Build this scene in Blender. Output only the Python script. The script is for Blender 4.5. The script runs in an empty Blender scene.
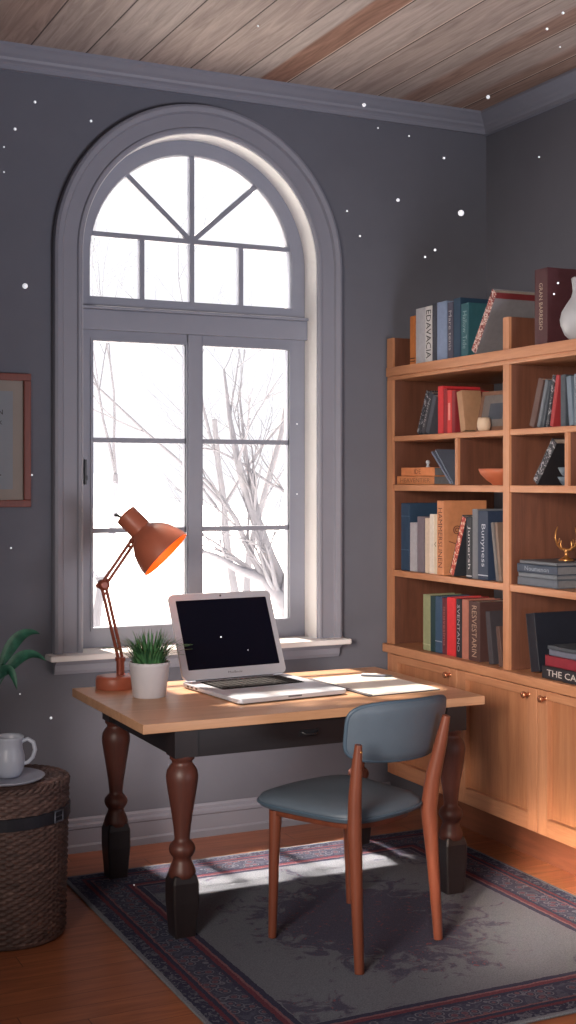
import bpy, math, random
from mathutils import Vector, Matrix
random.seed(7)
C = bpy.context.scene.collection
PI = math.pi

# ------------------------------------------------------------------ camera model (used to turn photo measurements into metres)
VP1, VP2, HZ, CH = 3000., -330., 480., 1.6
FPX = math.sqrt((VP1 - 288) * (288 - VP2)); TH = math.atan(FPX / (VP1 - 288))
FW = (math.sin(TH), math.cos(TH)); RT = (math.cos(TH), -math.sin(TH))
def ray(u, v):
    a = (u - 288) / FPX
    return (FW[0] + a * RT[0], FW[1] + a * RT[1], (HZ - v) / FPX)
def onZ(u, v, z=0):
    d = ray(u, v); t = (z - CH) / d[2]; return Vector((t * d[0], t * d[1], z))
def onY(u, v, y):
    d = ray(u, v); t = y / d[1]; return Vector((t * d[0], y, CH + t * d[2]))
def onX(u, v, x):
    d = ray(u, v); t = x / d[0]; return Vector((x, t * d[1], CH + t * d[2]))

# ------------------------------------------------------------------ materials
def lin(r, g, b):
    f = lambda c: (c / 255 / 12.92) if c / 255 <= .04045 else ((c / 255 + .055) / 1.055) ** 2.4
    return (f(r), f(g), f(b), 1)
class NT:
    def __init__(s, name):
        s.m = bpy.data.materials.new(name); s.m.use_nodes = True
        s.t = s.m.node_tree; s.b = s.t.nodes['Principled BSDF']
    def n(s, kind, **kw):
        nd = s.t.nodes.new('ShaderNode' + kind)
        for k, v in kw.items(): setattr(nd, k, v)
        return nd
    def l(s, a, b): s.t.links.new(a, b)
    def put(s, sock, v):
        if hasattr(v, 'is_output') or isinstance(v, bpy.types.NodeSocket): s.l(v, sock)
        else: sock.default_value = v
    def math(s, op, a, b=0.0, c=None):
        nd = s.n('Math', operation=op); s.put(nd.inputs[0], a); s.put(nd.inputs[1], b)
        if c is not None: s.put(nd.inputs[2], c)
        return nd.outputs[0]
    def mix(s, fac, a, b, mode='MIX'):
        nd = s.n('Mix', data_type='RGBA', blend_type=mode)
        s.put(nd.inputs[0], fac); s.put(nd.inputs[6], a); s.put(nd.inputs[7], b)
        return nd.outputs[2]
    def coord(s, scale=(1, 1, 1), kind='Object', loc=(0, 0, 0)):
        tc = s.n('TexCoord'); mp = s.n('Mapping'); mp.inputs['Scale'].default_value = scale
        mp.inputs['Location'].default_value = loc
        s.l(tc.outputs[kind], mp.inputs[0]); return mp.outputs[0]
    def noise(s, vec, scale=5, detail=4, rough=.55, dist=0.):
        nd = s.n('TexNoise'); s.l(vec, nd.inputs['Vector']); nd.inputs['Scale'].default_value = scale
        nd.inputs['Detail'].default_value = detail; nd.inputs['Roughness'].default_value = rough
        nd.inputs['Distortion'].default_value = dist; return nd.outputs['Fac']
    def ramp(s, fac, stops, interp='LINEAR'):
        nd = s.n('ValToRGB'); s.l(fac, nd.inputs[0]); cr = nd.color_ramp; cr.interpolation = interp
        while len(cr.elements) < len(stops): cr.elements.new(.5)
        for e, (p, c) in zip(cr.elements, stops): e.position = p; e.color = c
        return nd.outputs[0]
    def bump(s, h, strength=.2, dist=.01):
        nd = s.n('Bump'); nd.inputs['Strength'].default_value = strength; nd.inputs['Distance'].default_value = dist
        s.l(h, nd.inputs['Height']); s.l(nd.outputs[0], s.b.inputs['Normal'])
def sc(c, k): return (c[0] * k, c[1] * k, c[2] * k, 1)

def plain(name, col, rough=.55, var=.12, scale=14, metal=0., spec=.5, bump=0.):
    t = NT(name); v = t.coord(); f = t.noise(v, scale, 5)
    t.l(t.ramp(f, [(.25, sc(col, 1 - var)), (.75, sc(col, 1 + var))]), t.b.inputs['Base Color'])
    t.b.inputs['Roughness'].default_value = rough; t.b.inputs['Metallic'].default_value = metal
    t.b.inputs['Specular IOR Level'].default_value = spec
    if bump: t.bump(t.noise(v, scale * 12, 3), bump, .002)
    return t.m
def wood(name, c1, c2, axis='Y', scale=1., rough=.45, bump=.05):
    t = NT(name); s = {'X': (1.2, 14, 14), 'Y': (14, 1.2, 14), 'Z': (14, 14, 1.2)}[axis]
    v = t.coord(tuple(a * scale for a in s)); f = t.noise(v, 1.6, 6, .62, .9)
    g = t.noise(t.coord(tuple(a * scale * 4 for a in s)), 3, 3)
    k = t.math('ADD', t.math('MULTIPLY', f, .75), t.math('MULTIPLY', g, .25))
    t.l(t.ramp(k, [(.3, c1), (.68, c2)]), t.b.inputs['Base Color'])
    t.b.inputs['Roughness'].default_value = rough
    t.bump(k, bump, .004); return t.m

M = {}
M['wall'] = plain('wall_paint', lin(108, 111, 122), .85, .035, 6, spec=.2, bump=.04)
M['trim'] = plain('trim_paint', lin(138, 141, 154), .5, .03, 8)
M['sash'] = plain('sash_paint', lin(140, 145, 160), .45, .03, 8)
M['jamb'] = plain('jamb_paint', lin(238, 238, 238), .5, .02, 8)
M['birch'] = wood('honey_wood', lin(166, 110, 78), lin(200, 144, 106), 'Y', 1., .45)
M['birch_v'] = wood('honey_wood_upright', lin(166, 110, 78), lin(200, 144, 106), 'Z', 1., .45)
M['birch_p'] = wood('honey_wood_panel_shaded', lin(158, 102, 70), lin(188, 132, 94), 'Z', 1., .45)  # slightly darker tone stands in for shade in the door recess
M['birch_shade'] = wood('honey_wood_shaded', lin(92, 57, 44), lin(118, 75, 57), 'Z', 1., .55)  # shade inside the bays put into a darker copy of the honey wood
M['toe'] = wood('toe_wood_shaded', lin(112, 66, 46), lin(134, 80, 58), 'Y', 1., .6)  # shade under the doors and in their gaps put into the colour
M['desk'] = wood('desk_oak', lin(180, 134, 102), lin(206, 162, 128), 'X', .8, .4)
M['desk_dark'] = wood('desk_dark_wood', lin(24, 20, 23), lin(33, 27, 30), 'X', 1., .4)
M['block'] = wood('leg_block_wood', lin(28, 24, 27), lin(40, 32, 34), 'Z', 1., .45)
M['turned'] = wood('turned_wood', lin(74, 42, 37), lin(98, 54, 44), 'Z', 1., .45)
M['chair_wood'] = wood('chair_wood', lin(98, 53, 39), lin(126, 69, 49), 'Z', 1., .38)
M['frame_wood'] = wood('frame_wood', lin(104, 48, 40), lin(128, 64, 52), 'Z', 1., .5)
M['leather'] = plain('blue_grey_leather', lin(80, 93, 106), .5, .05, 22, bump=.15)
M['piping'] = plain('dark_piping', lin(66, 84, 100), .5, .05, 30)
M['orange'] = plain('lamp_orange', lin(162, 90, 68), .42, .05, 20)
M['orange_dark'] = plain('lamp_arm_orange', lin(138, 70, 54), .38, .06, 20, metal=.2)
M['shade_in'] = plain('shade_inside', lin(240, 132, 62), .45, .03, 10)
M['black'] = plain('black_plastic', lin(26, 27, 32), .4, .05, 20)
M['key'] = plain('key_black', lin(20, 21, 27), .85, .05, 20)
M['key_bed'] = plain('key_bed', lin(18, 18, 22), .9, .05, 20, spec=.1)
M['screen'] = plain('dark_screen', lin(8, 11, 26), .3, .02, 4, spec=.2)
M['alu'] = plain('aluminium', lin(194, 200, 212), .42, .02, 10, metal=.35)
M['alu_dk'] = plain('pad_aluminium', lin(190, 190, 196), .4, .02, 10, metal=.3)
M['grey_ink'] = plain('grey_ink', lin(96, 98, 108), .6, .02)
M['pot'] = plain('white_ceramic', lin(196, 194, 200), .45, .04, 9)
M['soil'] = plain('soil', lin(58, 46, 40), .95, .3, 60)
M['mug'] = plain('grey_ceramic', lin(182, 190, 206), .35, .05, 9)
M['tray'] = plain('tray_ceramic', lin(172, 180, 198), .4, .05, 9)
M['paper'] = plain('white_paper', lin(232, 228, 222), .8, .015, 6)
M['pages'] = plain('book_pages', lin(168, 158, 146), .85, .12, 70)
M['pages_dk'] = plain('grey_pages', lin(104, 104, 108), .85, .12, 70)
M['pen'] = plain('grey_pen', lin(92, 98, 112), .35, .05, metal=.3)
M['terracotta'] = plain('terracotta', lin(186, 104, 72), .55, .06, 12)
M['cream'] = plain('cream_ceramic', lin(206, 182, 158), .5, .05, 12)
M['vase'] = plain('grey_white_ceramic', lin(176, 180, 188), .45, .04, 9)
M['dish'] = plain('slate_dish', lin(84, 98, 112), .4, .06, 12)
M['brass'] = plain('brass', lin(190, 138, 84), .32, .08, 12, metal=.8)
M['knob'] = plain('copper_knob', lin(196, 130, 96), .25, .05, 12, metal=.75)
M['mat'] = plain('mat_board', lin(148, 140, 134), .9, .03, 9)
M['print'] = plain('print_paper', lin(136, 142, 150), .9, .03, 9)
M['ink'] = plain('black_ink', lin(24, 24, 28), .8, .05)
M['strap'] = plain('dark_strap', lin(34, 37, 48), .5, .1, 40)
M['binding'] = plain('rug_binding', lin(112, 116, 126), .95, .1, 60)

def emis(name, col, st):
    t = NT(name); t.b.inputs['Base Color'].default_value = col
    t.b.inputs['Emission Color'].default_value = col; t.b.inputs['Emission Strength'].default_value = st
    return t.m
M['mote'] = emis('mote_glow', lin(225, 228, 235), .6)  # dust specks are no lamps; their glow is put in as emission
M['bulb'] = emis('bulb_warm', lin(255, 170, 90), 1.5)

def glass_mat(name, tint=(1, 1, 1, 1), gl=.06):
    t = NT(name); t.t.nodes.remove(t.b)
    out = [n for n in t.t.nodes if n.type == 'OUTPUT_MATERIAL'][0]
    tr = t.n('BsdfTransparent'); tr.inputs[0].default_value = tint
    go = t.n('BsdfGlossy'); go.inputs['Roughness'].default_value = .02
    lw = t.n('LayerWeight'); lw.inputs['Blend'].default_value = .25
    f = t.math('MULTIPLY_ADD', lw.outputs['Fresnel'], .6, gl * .3)
    mx = t.n('MixShader'); t.l(f, mx.inputs[0]); t.l(tr.outputs[0], mx.inputs[1]); t.l(go.outputs[0], mx.inputs[2])
    t.l(mx.outputs[0], out.inputs[0]); return t.m
M['glass'] = glass_mat('window_glass')
M['vase_glass'] = glass_mat('vase_glass', (.80, .86, .90, 1), .3)

def leaf_mat(name, c1, c2):
    t = NT(name); f = t.noise(t.coord(), 25, 3)
    t.l(t.ramp(f, [(.3, c1), (.7, c2)]), t.b.inputs['Base Color']); t.b.inputs['Roughness'].default_value = .45
    return t.m
M['grass'] = leaf_mat('spiky_leaves', lin(34, 78, 52), lin(92, 146, 92))
M['leaf'] = leaf_mat('broad_leaves', lin(26, 66, 54), lin(52, 108, 86))

def plank_floor():
    t = NT('floor_planks'); v = t.coord(); sp = t.n('SeparateXYZ'); t.l(v, sp.inputs[0])
    w = .098; r = t.math('DIVIDE', sp.outputs[1], w); ri = t.math('FLOOR', r); rf = t.math('FRACT', r)
    wn = t.n('TexWhiteNoise', noise_dimensions='1D'); t.l(ri, wn.inputs['W'])
    xo = t.math('DIVIDE', t.math('ADD', sp.outputs[0], t.math('MULTIPLY', wn.outputs[0], 3)), 1.25)
    xi = t.math('FLOOR', xo); xf = t.math('FRACT', xo)
    cb = t.n('CombineXYZ'); t.l(ri, cb.inputs[0]); t.l(xi, cb.inputs[1])
    wn2 = t.n('TexWhiteNoise', noise_dimensions='2D'); t.l(cb.outputs[0], wn2.inputs['Vector'])
    off = t.n('Vector' + 'Math', operation='MULTIPLY_ADD'); t.l(v, off.inputs[0]); off.inputs[1].default_value = (1.5, 16, 1)
    t.l(wn2.outputs['Color'], off.inputs[2])
    g = t.noise(off.outputs[0], 1.8, 6, .6, .8)
    base = t.ramp(g, [(.3, lin(146, 86, 60)), (.7, lin(192, 122, 84))])
    col = t.mix(t.math('MULTIPLY', wn2.outputs[0], .4), base, lin(126, 64, 42))
    seam = t.math('MAXIMUM', t.math('LESS_THAN', rf, .025), t.math('LESS_THAN', xf, .003))
    col = t.mix(t.math('MULTIPLY', seam, .75), col, lin(58, 28, 22))
    t.l(col, t.b.inputs['Base Color']); t.b.inputs['Roughness'].default_value = .3
    t.b.inputs['Specular IOR Level'].default_value = .4
    t.bump(t.math('SUBTRACT', g, seam), .12, .003); return t.m
M['floor'] = plank_floor()

def plank_ceiling():
    t = NT('ceiling_planks'); v = t.coord(); sp = t.n('SeparateXYZ'); t.l(v, sp.inputs[0])
    w = .2365; r = t.math('DIVIDE', t.math('SUBTRACT', sp.outputs[0], 1.352), w); ri = t.math('FLOOR', r); rf = t.math('FRACT', r)
    wn = t.n('TexWhiteNoise', noise_dimensions='1D'); t.l(ri, wn.inputs['W'])
    off = t.n('VectorMath', operation='MULTIPLY_ADD'); t.l(v, off.inputs[0]); off.inputs[1].default_value = (14, 1.1, 1)
    t.l(wn.outputs['Color'], off.inputs[2])
    g = t.noise(off.outputs[0], 2.2, 6, .62, 1.2)
    pale = t.ramp(g, [(.25, lin(150, 136, 128)), (.7, lin(196, 184, 176))])
    brown = t.ramp(g, [(.3, lin(118, 84, 68)), (.7, lin(166, 126, 106))])
    # one stained plank strip right of the window and two browner boards near the corner
    def strip(a, b, soft=.01):
        lo = t.n('MapRange', interpolation_type='SMOOTHSTEP'); t.l(sp.outputs[0], lo.inputs[0]); lo.inputs[1].default_value = a - soft; lo.inputs[2].default_value = a + soft
        hi = t.n('MapRange', interpolation_type='SMOOTHSTEP'); t.l(sp.outputs[0], hi.inputs[0]); hi.inputs[1].default_value = b + soft; hi.inputs[2].default_value = b - soft
        return t.math('MULTIPLY', lo.outputs[0], hi.outputs[0])
    k = t.math('MAXIMUM', strip(2.40, 2.535), t.math('MULTIPLY', strip(3.12, 3.25, .03), .75))
    k = t.math('MAXIMUM', k, t.math('MULTIPLY', strip(3.4, 3.7, .04), .7))
    k = t.math('MAXIMUM', k, t.math('MULTIPLY', strip(.4, 1.36, .02), .45))
    k = t.math('MAXIMUM', k, t.math('MULTIPLY', wn.outputs[0], .22))
    col = t.mix(k, pale, brown)
    dk = t.math('LESS_THAN', rf, .03); lt = t.math('MULTIPLY', t.math('GREATER_THAN', rf, .975), t.math('GREATER_THAN', sp.outputs[0], 2.45))
    col = t.mix(t.math('MULTIPLY', dk, .85), col, lin(48, 34, 32))
    col = t.mix(t.math('MULTIPLY', lt, .6), col, lin(235, 215, 195))
    t.l(col, t.b.inputs['Base Color']); t.b.inputs['Roughness'].default_value = .75
    t.bump(t.math('SUBTRACT', g, dk), .15, .004); return t.m
M['ceiling'] = plank_ceiling()

RX0, RX1, RY0, RY1 = 1.415, 3.13, 3.13, 5.065
def rug_mat():
    t = NT('rug_wool'); v = t.coord(); sp = t.n('SeparateXYZ'); t.l(v, sp.inputs[0])
    hx, hy = (RX1 - RX0) / 2, (RY1 - RY0) / 2
    ax = t.math('ABSOLUTE', sp.outputs[0]); ay = t.math('ABSOLUTE', sp.outputs[1])
    wob = t.math('MULTIPLY', t.math('SUBTRACT', t.noise(v, 40, 3), .5), .012)
    d = t.math('ADD', t.math('MINIMUM', t.math('SUBTRACT', hx, ax), t.math('SUBTRACT', hy, ay)), wob)
    navy, navy2, red, rose, grey, pale = lin(54, 57, 78), lin(76, 80, 98), lin(100, 56, 68), lin(120, 86, 92), lin(102, 107, 118), lin(112, 116, 128)
    dn = t.math('DIVIDE', d, .30)
    band = t.ramp(dn, [(0, lin(120, 124, 134)), (.05, navy), (.2, red), (.25, navy), (.30, rose), (.335, navy2), (.62, navy), (.68, red), (.74, rose), (.77, navy), (.84, grey)], 'CONSTANT')
    vo = t.n('TexVoronoi'); t.l(v, vo.inputs['Vector']); vo.inputs['Scale'].default_value = 27
    motif = t.n('MapRange'); t.l(vo.outputs['Distance'], motif.inputs[0]); motif.inputs[1].default_value = .25; motif.inputs[2].default_value = .5
    sw = t.noise(v, 42, 4, .6, 1.6); sw2 = t.math('GREATER_THAN', sw, .54)
    vcol = t.ramp(vo.outputs['Distance'], [(0, red), (.2, rose), (.3, navy), (.42, pale), (.52, navy), (.75, navy2)], 'CONSTANT')
    inb = t.math('MULTIPLY', t.math('LESS_THAN', dn, .64), t.math('GREATER_THAN', dn, .32))
    inb2 = t.math('MULTIPLY', t.math('LESS_THAN', dn, .2), t.math('GREATER_THAN', dn, .05))
    col = t.mix(t.math('MULTIPLY', inb, .62), band, vcol)
    col = t.mix(t.math('MULTIPLY', t.math('MULTIPLY', inb2, sw2), .6), col, pale)
    # faded field: medallion in the middle and sprays in the corners
    rr = t.math('SQRT', t.math('ADD', t.math('POWER', t.math('DIVIDE', sp.outputs[0], .40), 2), t.math('POWER', t.math('DIVIDE', sp.outputs[1], .50), 2)))
    big = t.noise(v, 9, 5, .65, 1.5)
    med = t.n('MapRange'); t.l(t.math('ADD', rr, t.math('MULTIPLY', t.math('SUBTRACT', big, .5), 2.6)), med.inputs[0]); med.inputs[1].default_value = 1.05; med.inputs[2].default_value = .75
    cx = t.math('SUBTRACT', hx - .25, ax); cy = t.math('SUBTRACT', hy - .25, ay)
    cor = t.n('MapRange'); t.l(t.math('ADD', t.math('ADD', cx, cy), t.math('MULTIPLY', t.math('SUBTRACT', big, .5), 1.1)), cor.inputs[0]); cor.inputs[1].default_value = .24; cor.inputs[2].default_value = .12
    fine = t.noise(v, 60, 3)
    pat = t.mix(t.math('GREATER_THAN', sw, .63), lin(70, 70, 90), lin(122, 72, 80))
    infield = t.math('GREATER_THAN', dn, .86)
    fk = t.math('MULTIPLY', t.math('MAXIMUM', med.outputs[0], cor.outputs[0]), t.math('MULTIPLY', infield, t.math('MULTIPLY_ADD', fine, .8, .35)))
    fk = t.math('MINIMUM', t.math('MULTIPLY', fk, 1.3), .9)
    col = t.mix(fk, col, pat)
    pile = t.noise(v, 220, 2)
    col = t.mix(.5, col, t.ramp(pile, [(.3, (.25, .25, .25, 1)), (.7, (.75, .75, .75, 1))]), 'OVERLAY')
    t.l(col, t.b.inputs['Base Color']); t.b.inputs['Roughness'].default_value = .95; t.b.inputs['Specular IOR Level'].default_value = .1
    t.bump(pile, .5, .004); return t.m
M['rug'] = rug_mat()

def wicker_mat():
    t = NT('wicker'); v = t.coord(); f = t.noise(v, 60, 4)
    g = t.noise(t.coord((1, 1, 9)), 10, 3)
    k = t.math('MULTIPLY', t.math('ADD', f, g), .5)
    t.l(t.ramp(k, [(.3, lin(56, 44, 44)), (.55, lin(102, 80, 76)), (.72, lin(150, 122, 112))]), t.b.inputs['Base Color'])
    t.b.inputs['Roughness'].default_value = .6; return t.m
M['wicker'] = wicker_mat()
M['snow'] = plain('snow', lin(240, 241, 244), .9, .02, 2)
M['bark'] = plain('hazy_snowy_bark', lin(126, 126, 134), .9, .16, 9)  # snow and outdoor haze both put into the grey bark colour
M['bark_far'] = plain('far_hazy_snowy_bark', lin(122, 122, 130), .9, .08, 9)  # distant haze put into this bark colour as well
_cm = {}
def colmat(rgb, rough=.6, var=.10):
    k = (rgb, rough)
    if k not in _cm: _cm[k] = plain('cloth_%d_%d_%d' % rgb, lin(*rgb), rough, var, 40)
    return _cm[k]
def mottled(name, c1, c2, c3, scale=70):
    t = NT(name); f = t.noise(t.coord(), scale, 3, .6, 1)
    t.l(t.ramp(f, [(.0, c1), (.47, c2), (.56, c3)], 'CONSTANT'), t.b.inputs['Base Color']); t.b.inputs['Roughness'].default_value = .6
    return t.m
M['mot_red'] = mottled('mottled_red_white', lin(120, 52, 54), lin(206, 186, 178), lin(150, 74, 72), 40)
M['mot_dark'] = mottled('mottled_black_white', lin(40, 42, 50), lin(52, 54, 62), lin(150, 150, 156), 60)
M['mot_rwb'] = mottled('mottled_red_cream', lin(150, 52, 46), lin(190, 90, 72), lin(214, 192, 172), 55)

# ------------------------------------------------------------------ mesh building
class MB:
    def __init__(s): s.v = []; s.f = []; s.sm = []; s.mi = []
    def add(s, vs, fs, smooth=False, mi=0, mat=None):
        b = len(s.v)
        s.v += [tuple(mat @ Vector(p)) if mat is not None else tuple(p) for p in vs]
        for f in fs: s.f.append(tuple(i + b for i in f)); s.sm.append(smooth); s.mi.append(mi)
        return s
    def box(s, x0, x1, y0, y1, z0, z1, mi=0, mat=None):
        v = [(x, y, z) for z in (z0, z1) for y in (y0, y1) for x in (x0, x1)]
        return s.add(v, [(0, 2, 3, 1), (4, 5, 7, 6), (0, 1, 5, 4), (2, 6, 7, 3), (0, 4, 6, 2), (1, 3, 7, 5)], False, mi, mat)
    def lathe(s, prof, n=32, mat=None, mi=0, cap=True, smooth=True):
        # prof: (r, z) list from bottom to top
        v = []; f = []
        for r, z in prof:
            for i in range(n): a = 2 * PI * i / n; v.append((r * math.cos(a), r * math.sin(a), z))
        for k in range(len(prof) - 1):
            for i in range(n):
                j = (i + 1) % n; f.append((k * n + i, k * n + j, (k + 1) * n + j, (k + 1) * n + i))
        s.add(v, f, smooth, mi, mat)
        if cap:
            m = len(prof) - 1
            ends = []
            if prof[0][0] > 1e-6: ends.append([(prof[0][0] * math.cos(2 * PI * i / n), prof[0][0] * math.sin(2 * PI * i / n), prof[0][1]) for i in range(n)][::-1])
            if prof[m][0] > 1e-6: ends.append([(prof[m][0] * math.cos(2 * PI * i / n), prof[m][0] * math.sin(2 * PI * i / n), prof[m][1]) for i in range(n)])
            for e in ends: s.add(e, [tuple(range(n))], False, mi, mat)
        return s
    def tube(s, pts, rad, n=10, mi=0, cap=True):
        pts = [Vector(p) for p in pts]
        if not hasattr(rad, '__len__'): rad = [rad] * len(pts)
        v = []; f = []; prev = None
        for i, p in enumerate(pts):
            d = (pts[min(i + 1, len(pts) - 1)] - pts[max(i - 1, 0)]).normalized()
            if prev is None:
                a = Vector((0, 0, 1)) if abs(d.z) < .9 else Vector((1, 0, 0)); x = d.cross(a).normalized()
            else: x = (prev - d * prev.dot(d)).normalized()
            prev = x; y = d.cross(x)
            for k in range(n):
                t = 2 * PI * k / n; v.append(p + (x * math.cos(t) + y * math.sin(t)) * rad[i])
        for i in range(len(pts) - 1):
            for k in range(n):
                j = (k + 1) % n; f.append((i * n + k, i * n + j, (i + 1) * n + j, (i + 1) * n + k))
        s.add(v, f, True, mi)
        if cap:
            s.add(v[:n], [tuple(range(n))[::-1]], False, mi); s.add(v[-n:], [tuple(range(n))], False, mi)
        return s
    def prism(s, poly, h0, h1, axis='Z', mi=0, mat=None):
        # extrude a 2-D polygon along an axis
        mk = {'Z': lambda a, b, h: (a, b, h), 'Y': lambda a, b, h: (a, h, b), 'X': lambda a, b, h: (h, a, b)}[axis]
        n = len(poly); v = [mk(a, b, h0) for a, b in poly] + [mk(a, b, h1) for a, b in poly]
        f = [tuple(range(n))[::-1], tuple(range(n, 2 * n))] + [(i, (i + 1) % n, n + (i + 1) % n, n + i) for i in range(n)]
        return s.add(v, f, False, mi, mat)
    def build(s, name, mats, parent=None, loc=(0, 0, 0), rot=(0, 0, 0), bevel=0, fix=True, seg=2):
        me = bpy.data.meshes.new(name); me.from_pydata(s.v, [], s.f)
        for m in (mats if isinstance(mats, (list, tuple)) else [mats]): me.materials.append(M[m] if isinstance(m, str) else m)
        for p, sm, mi in zip(me.polygons, s.sm, s.mi): p.use_smooth = sm; p.material_index = mi
        if fix:
            import bmesh
            bm = bmesh.new(); bm.from_mesh(me); bmesh.ops.recalc_face_normals(bm, faces=bm.faces); bm.to_mesh(me); bm.free()
        me.update()
        o = bpy.data.objects.new(name, me); C.objects.link(o); o.location = loc; o.rotation_euler = rot
        if parent: o.parent = parent
        if bevel:
            b = o.modifiers.new('bevel', 'BEVEL'); b.width = bevel; b.segments = seg; b.limit_method = 'ANGLE'; b.angle_limit = .7
            for p in me.polygons: p.use_smooth = True
            w = o.modifiers.new('wn', 'WEIGHTED_NORMAL'); w.keep_sharp = True
        return o
def tag(o, label, cat, group=None):
    o['label'] = label; o['category'] = cat
    if group: o['group'] = group
    return o
def empty(name, loc=(0, 0, 0), rz=0, rot=None):
    o = bpy.data.objects.new(name, None); C.objects.link(o); o.location = loc
    o.rotation_euler = rot if rot else (0, 0, rz); o.empty_display_size = .05; return o
def thing(name, label, cat, loc=(0, 0, 0), rz=0, group=None, rot=None):
    return tag(empty(name, loc, rz, rot), label, cat, group)
def struct(o): o['kind'] = 'structure'; return o
def subd(o, n=2):
    m = o.modifiers.new('sub', 'SUBSURF'); m.levels = n; m.render_levels = n
    for p in o.data.polygons: p.use_smooth = True
    return o
def basis(o, x, y, z):
    return Matrix(((x[0], y[0], z[0], o[0]), (x[1], y[1], z[1], o[1]), (x[2], y[2], z[2], o[2]), (0, 0, 0, 1)))
def axis_mat(o, d):
    d = Vector(d).normalized(); a = Vector((0, 0, 1)) if abs(d.z) < .95 else Vector((1, 0, 0))
    x = a.cross(d).normalized(); y = d.cross(x); return basis(o, x, y, d)
def text_mesh(name, s, mat, parent, mat4, length, height):
    """lettering laid out in the local XY plane, centred on the matrix origin and stretched to length x height"""
    cu = bpy.data.curves.new(name, 'FONT'); cu.body = s; cu.size = 1; cu.resolution_u = 2
    to = bpy.data.objects.new('tmp', cu); C.objects.link(to)
    dg = bpy.context.evaluated_depsgraph_get(); me = bpy.data.meshes.new_from_object(to.evaluated_get(dg))
    bpy.data.objects.remove(to); bpy.data.curves.remove(cu)
    xs = [v.co.x for v in me.vertices]; ys = [v.co.y for v in me.vertices]
    x0, x1, y0, y1 = min(xs), max(xs), min(ys), max(ys)
    for v in me.vertices:
        v.co = mat4 @ Vector(((v.co.x - (x0 + x1) / 2) * length / (x1 - x0), (v.co.y - (y0 + y1) / 2) * height / (y1 - y0), 0))
    me.name = name; me.materials.clear(); me.materials.append(M[mat] if isinstance(mat, str) else mat)
    o = bpy.data.objects.new(name, me); C.objects.link(o); o.parent = parent; return o

# ================================================================== the room
WY = 5.42; WX = 3.687; CZ = 3.41
struct(MB().box(-1.6, 3.9, -1.4, 5.76, -.12, 0).build('floor', 'floor'))
struct(MB().box(-1.6, 3.9, -1.4, 5.76, CZ, CZ + .12).build('ceiling', 'ceiling'))
struct(MB().box(WX, WX + .2, -1.4, 5.76, 0, CZ).build('wall_right', 'wall'))
struct(MB().box(-1.6, -1.4, -1.4, 5.76, 0, CZ).build('wall_left', 'wall'))
struct(MB().box(-1.4, WX, -1.4, -1.2, 0, CZ).build('wall_front', 'wall'))
# back wall with the arched opening
OX0, OX1, OZ0, SPR = 1.60, 2.73, .855, 2.588
OC = (OX0 + OX1) / 2; OR = (OX1 - OX0) / 2
NA = 48
arc = [(OC - OR * math.cos(PI * i / NA), SPR + OR * math.sin(PI * i / NA)) for i in range(NA + 1)]
mb = MB(); WB = 5.75  # wall depth chosen so the arch head cuts off stray high sun
mb.box(-1.4, OX0, WY, WB, 0, CZ); mb.box(OX1, WX, WY, WB, 0, CZ); mb.box(OX0, OX1, WY, WB, 0, OZ0 - .02)
for i in range(NA):
    (a0, b0), (a1, b1) = arc[i], arc[i + 1]
    mb.prism([(a0, b0), (a1, b1), (a1, CZ), (a0, CZ)], WY, WB, 'Y')
struct(mb.build('wall_back', 'wall', fix=False))

def sweep_line(prof, pts, nrm):
    """prof: (offset along the normal, y); pts/nrm: 2-D (x,z) path and outward normals"""
    mb = MB(); n = len(prof); v = []; f = []
    for (px, pz), (nx, nz) in zip(pts, nrm):
        for o, y in prof: v.append((px + nx * o, y, pz + nz * o))
    for i in range(len(pts) - 1):
        for k in range(n):
            j = (k + 1) % n; f.append((i * n + k, i * n + j, (i + 1) * n + j, (i + 1) * n + k))
    f.append(tuple(range(n))); f.append(tuple(range((len(pts) - 1) * n, len(pts) * n)))
    mb.add(v, f); return mb
def arch_path(x0, x1, z0, spr, n=NA):
    c = (x0 + x1) / 2; r = (x1 - x0) / 2
    pts = [(x0, z0)] + [(c - r * math.cos(PI * i / n), spr + r * math.sin(PI * i / n)) for i in range(n + 1)] + [(x1, z0)]
    nr = [(-1, 0)] + [(-math.cos(PI * i / n), math.sin(PI * i / n)) for i in range(n + 1)] + [(1, 0)]
    return pts, nr
win = struct(empty('window_1', (OC, WY, OZ0)))
W0 = Vector((-OC, -WY, -OZ0))
def wpart(mb, name, mat, parent=win, bevel=0):
    o = mb.build(name, mat, parent, loc=W0 if parent is win else (0, 0, 0), bevel=bevel); return o
p, nr = arch_path(OX0, OX1, OZ0, SPR)
cas = wpart(sweep_line([(0, WY), (0, WY - .022), (.010, WY - .03), (.020, WY - .03), (.026, WY - .022), (.085, WY - .022), (.092, WY - .036), (.112, WY - .040), (.124, WY - .034), (.128, WY - .02), (.128, WY)], p, nr), 'casing', 'trim')
SY = 5.525          # front of the sash frames
wpart(sweep_line([(-.004, WY - .012), (.006, WY - .012), (.006, WB + .002), (-.004, WB + .002)], p, nr), 'jamb_lining', 'jamb')
wpart(MB().box(1.441, 2.875, WY - .092, SY + .05, OZ0 - .022, OZ0 + .004), 'stool', 'jamb', bevel=.006)
ap = MB().prism([(WY, OZ0 - .085), (WY - .02, OZ0 - .085), (WY - .03, OZ0 - .07), (WY - .032, OZ0 - .045), (WY - .055, OZ0 - .03), (WY - .06, OZ0 - .022), (WY, OZ0 - .022)], 1.475, 2.842, 'X')
wpart(ap, 'apron', 'trim')
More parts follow.
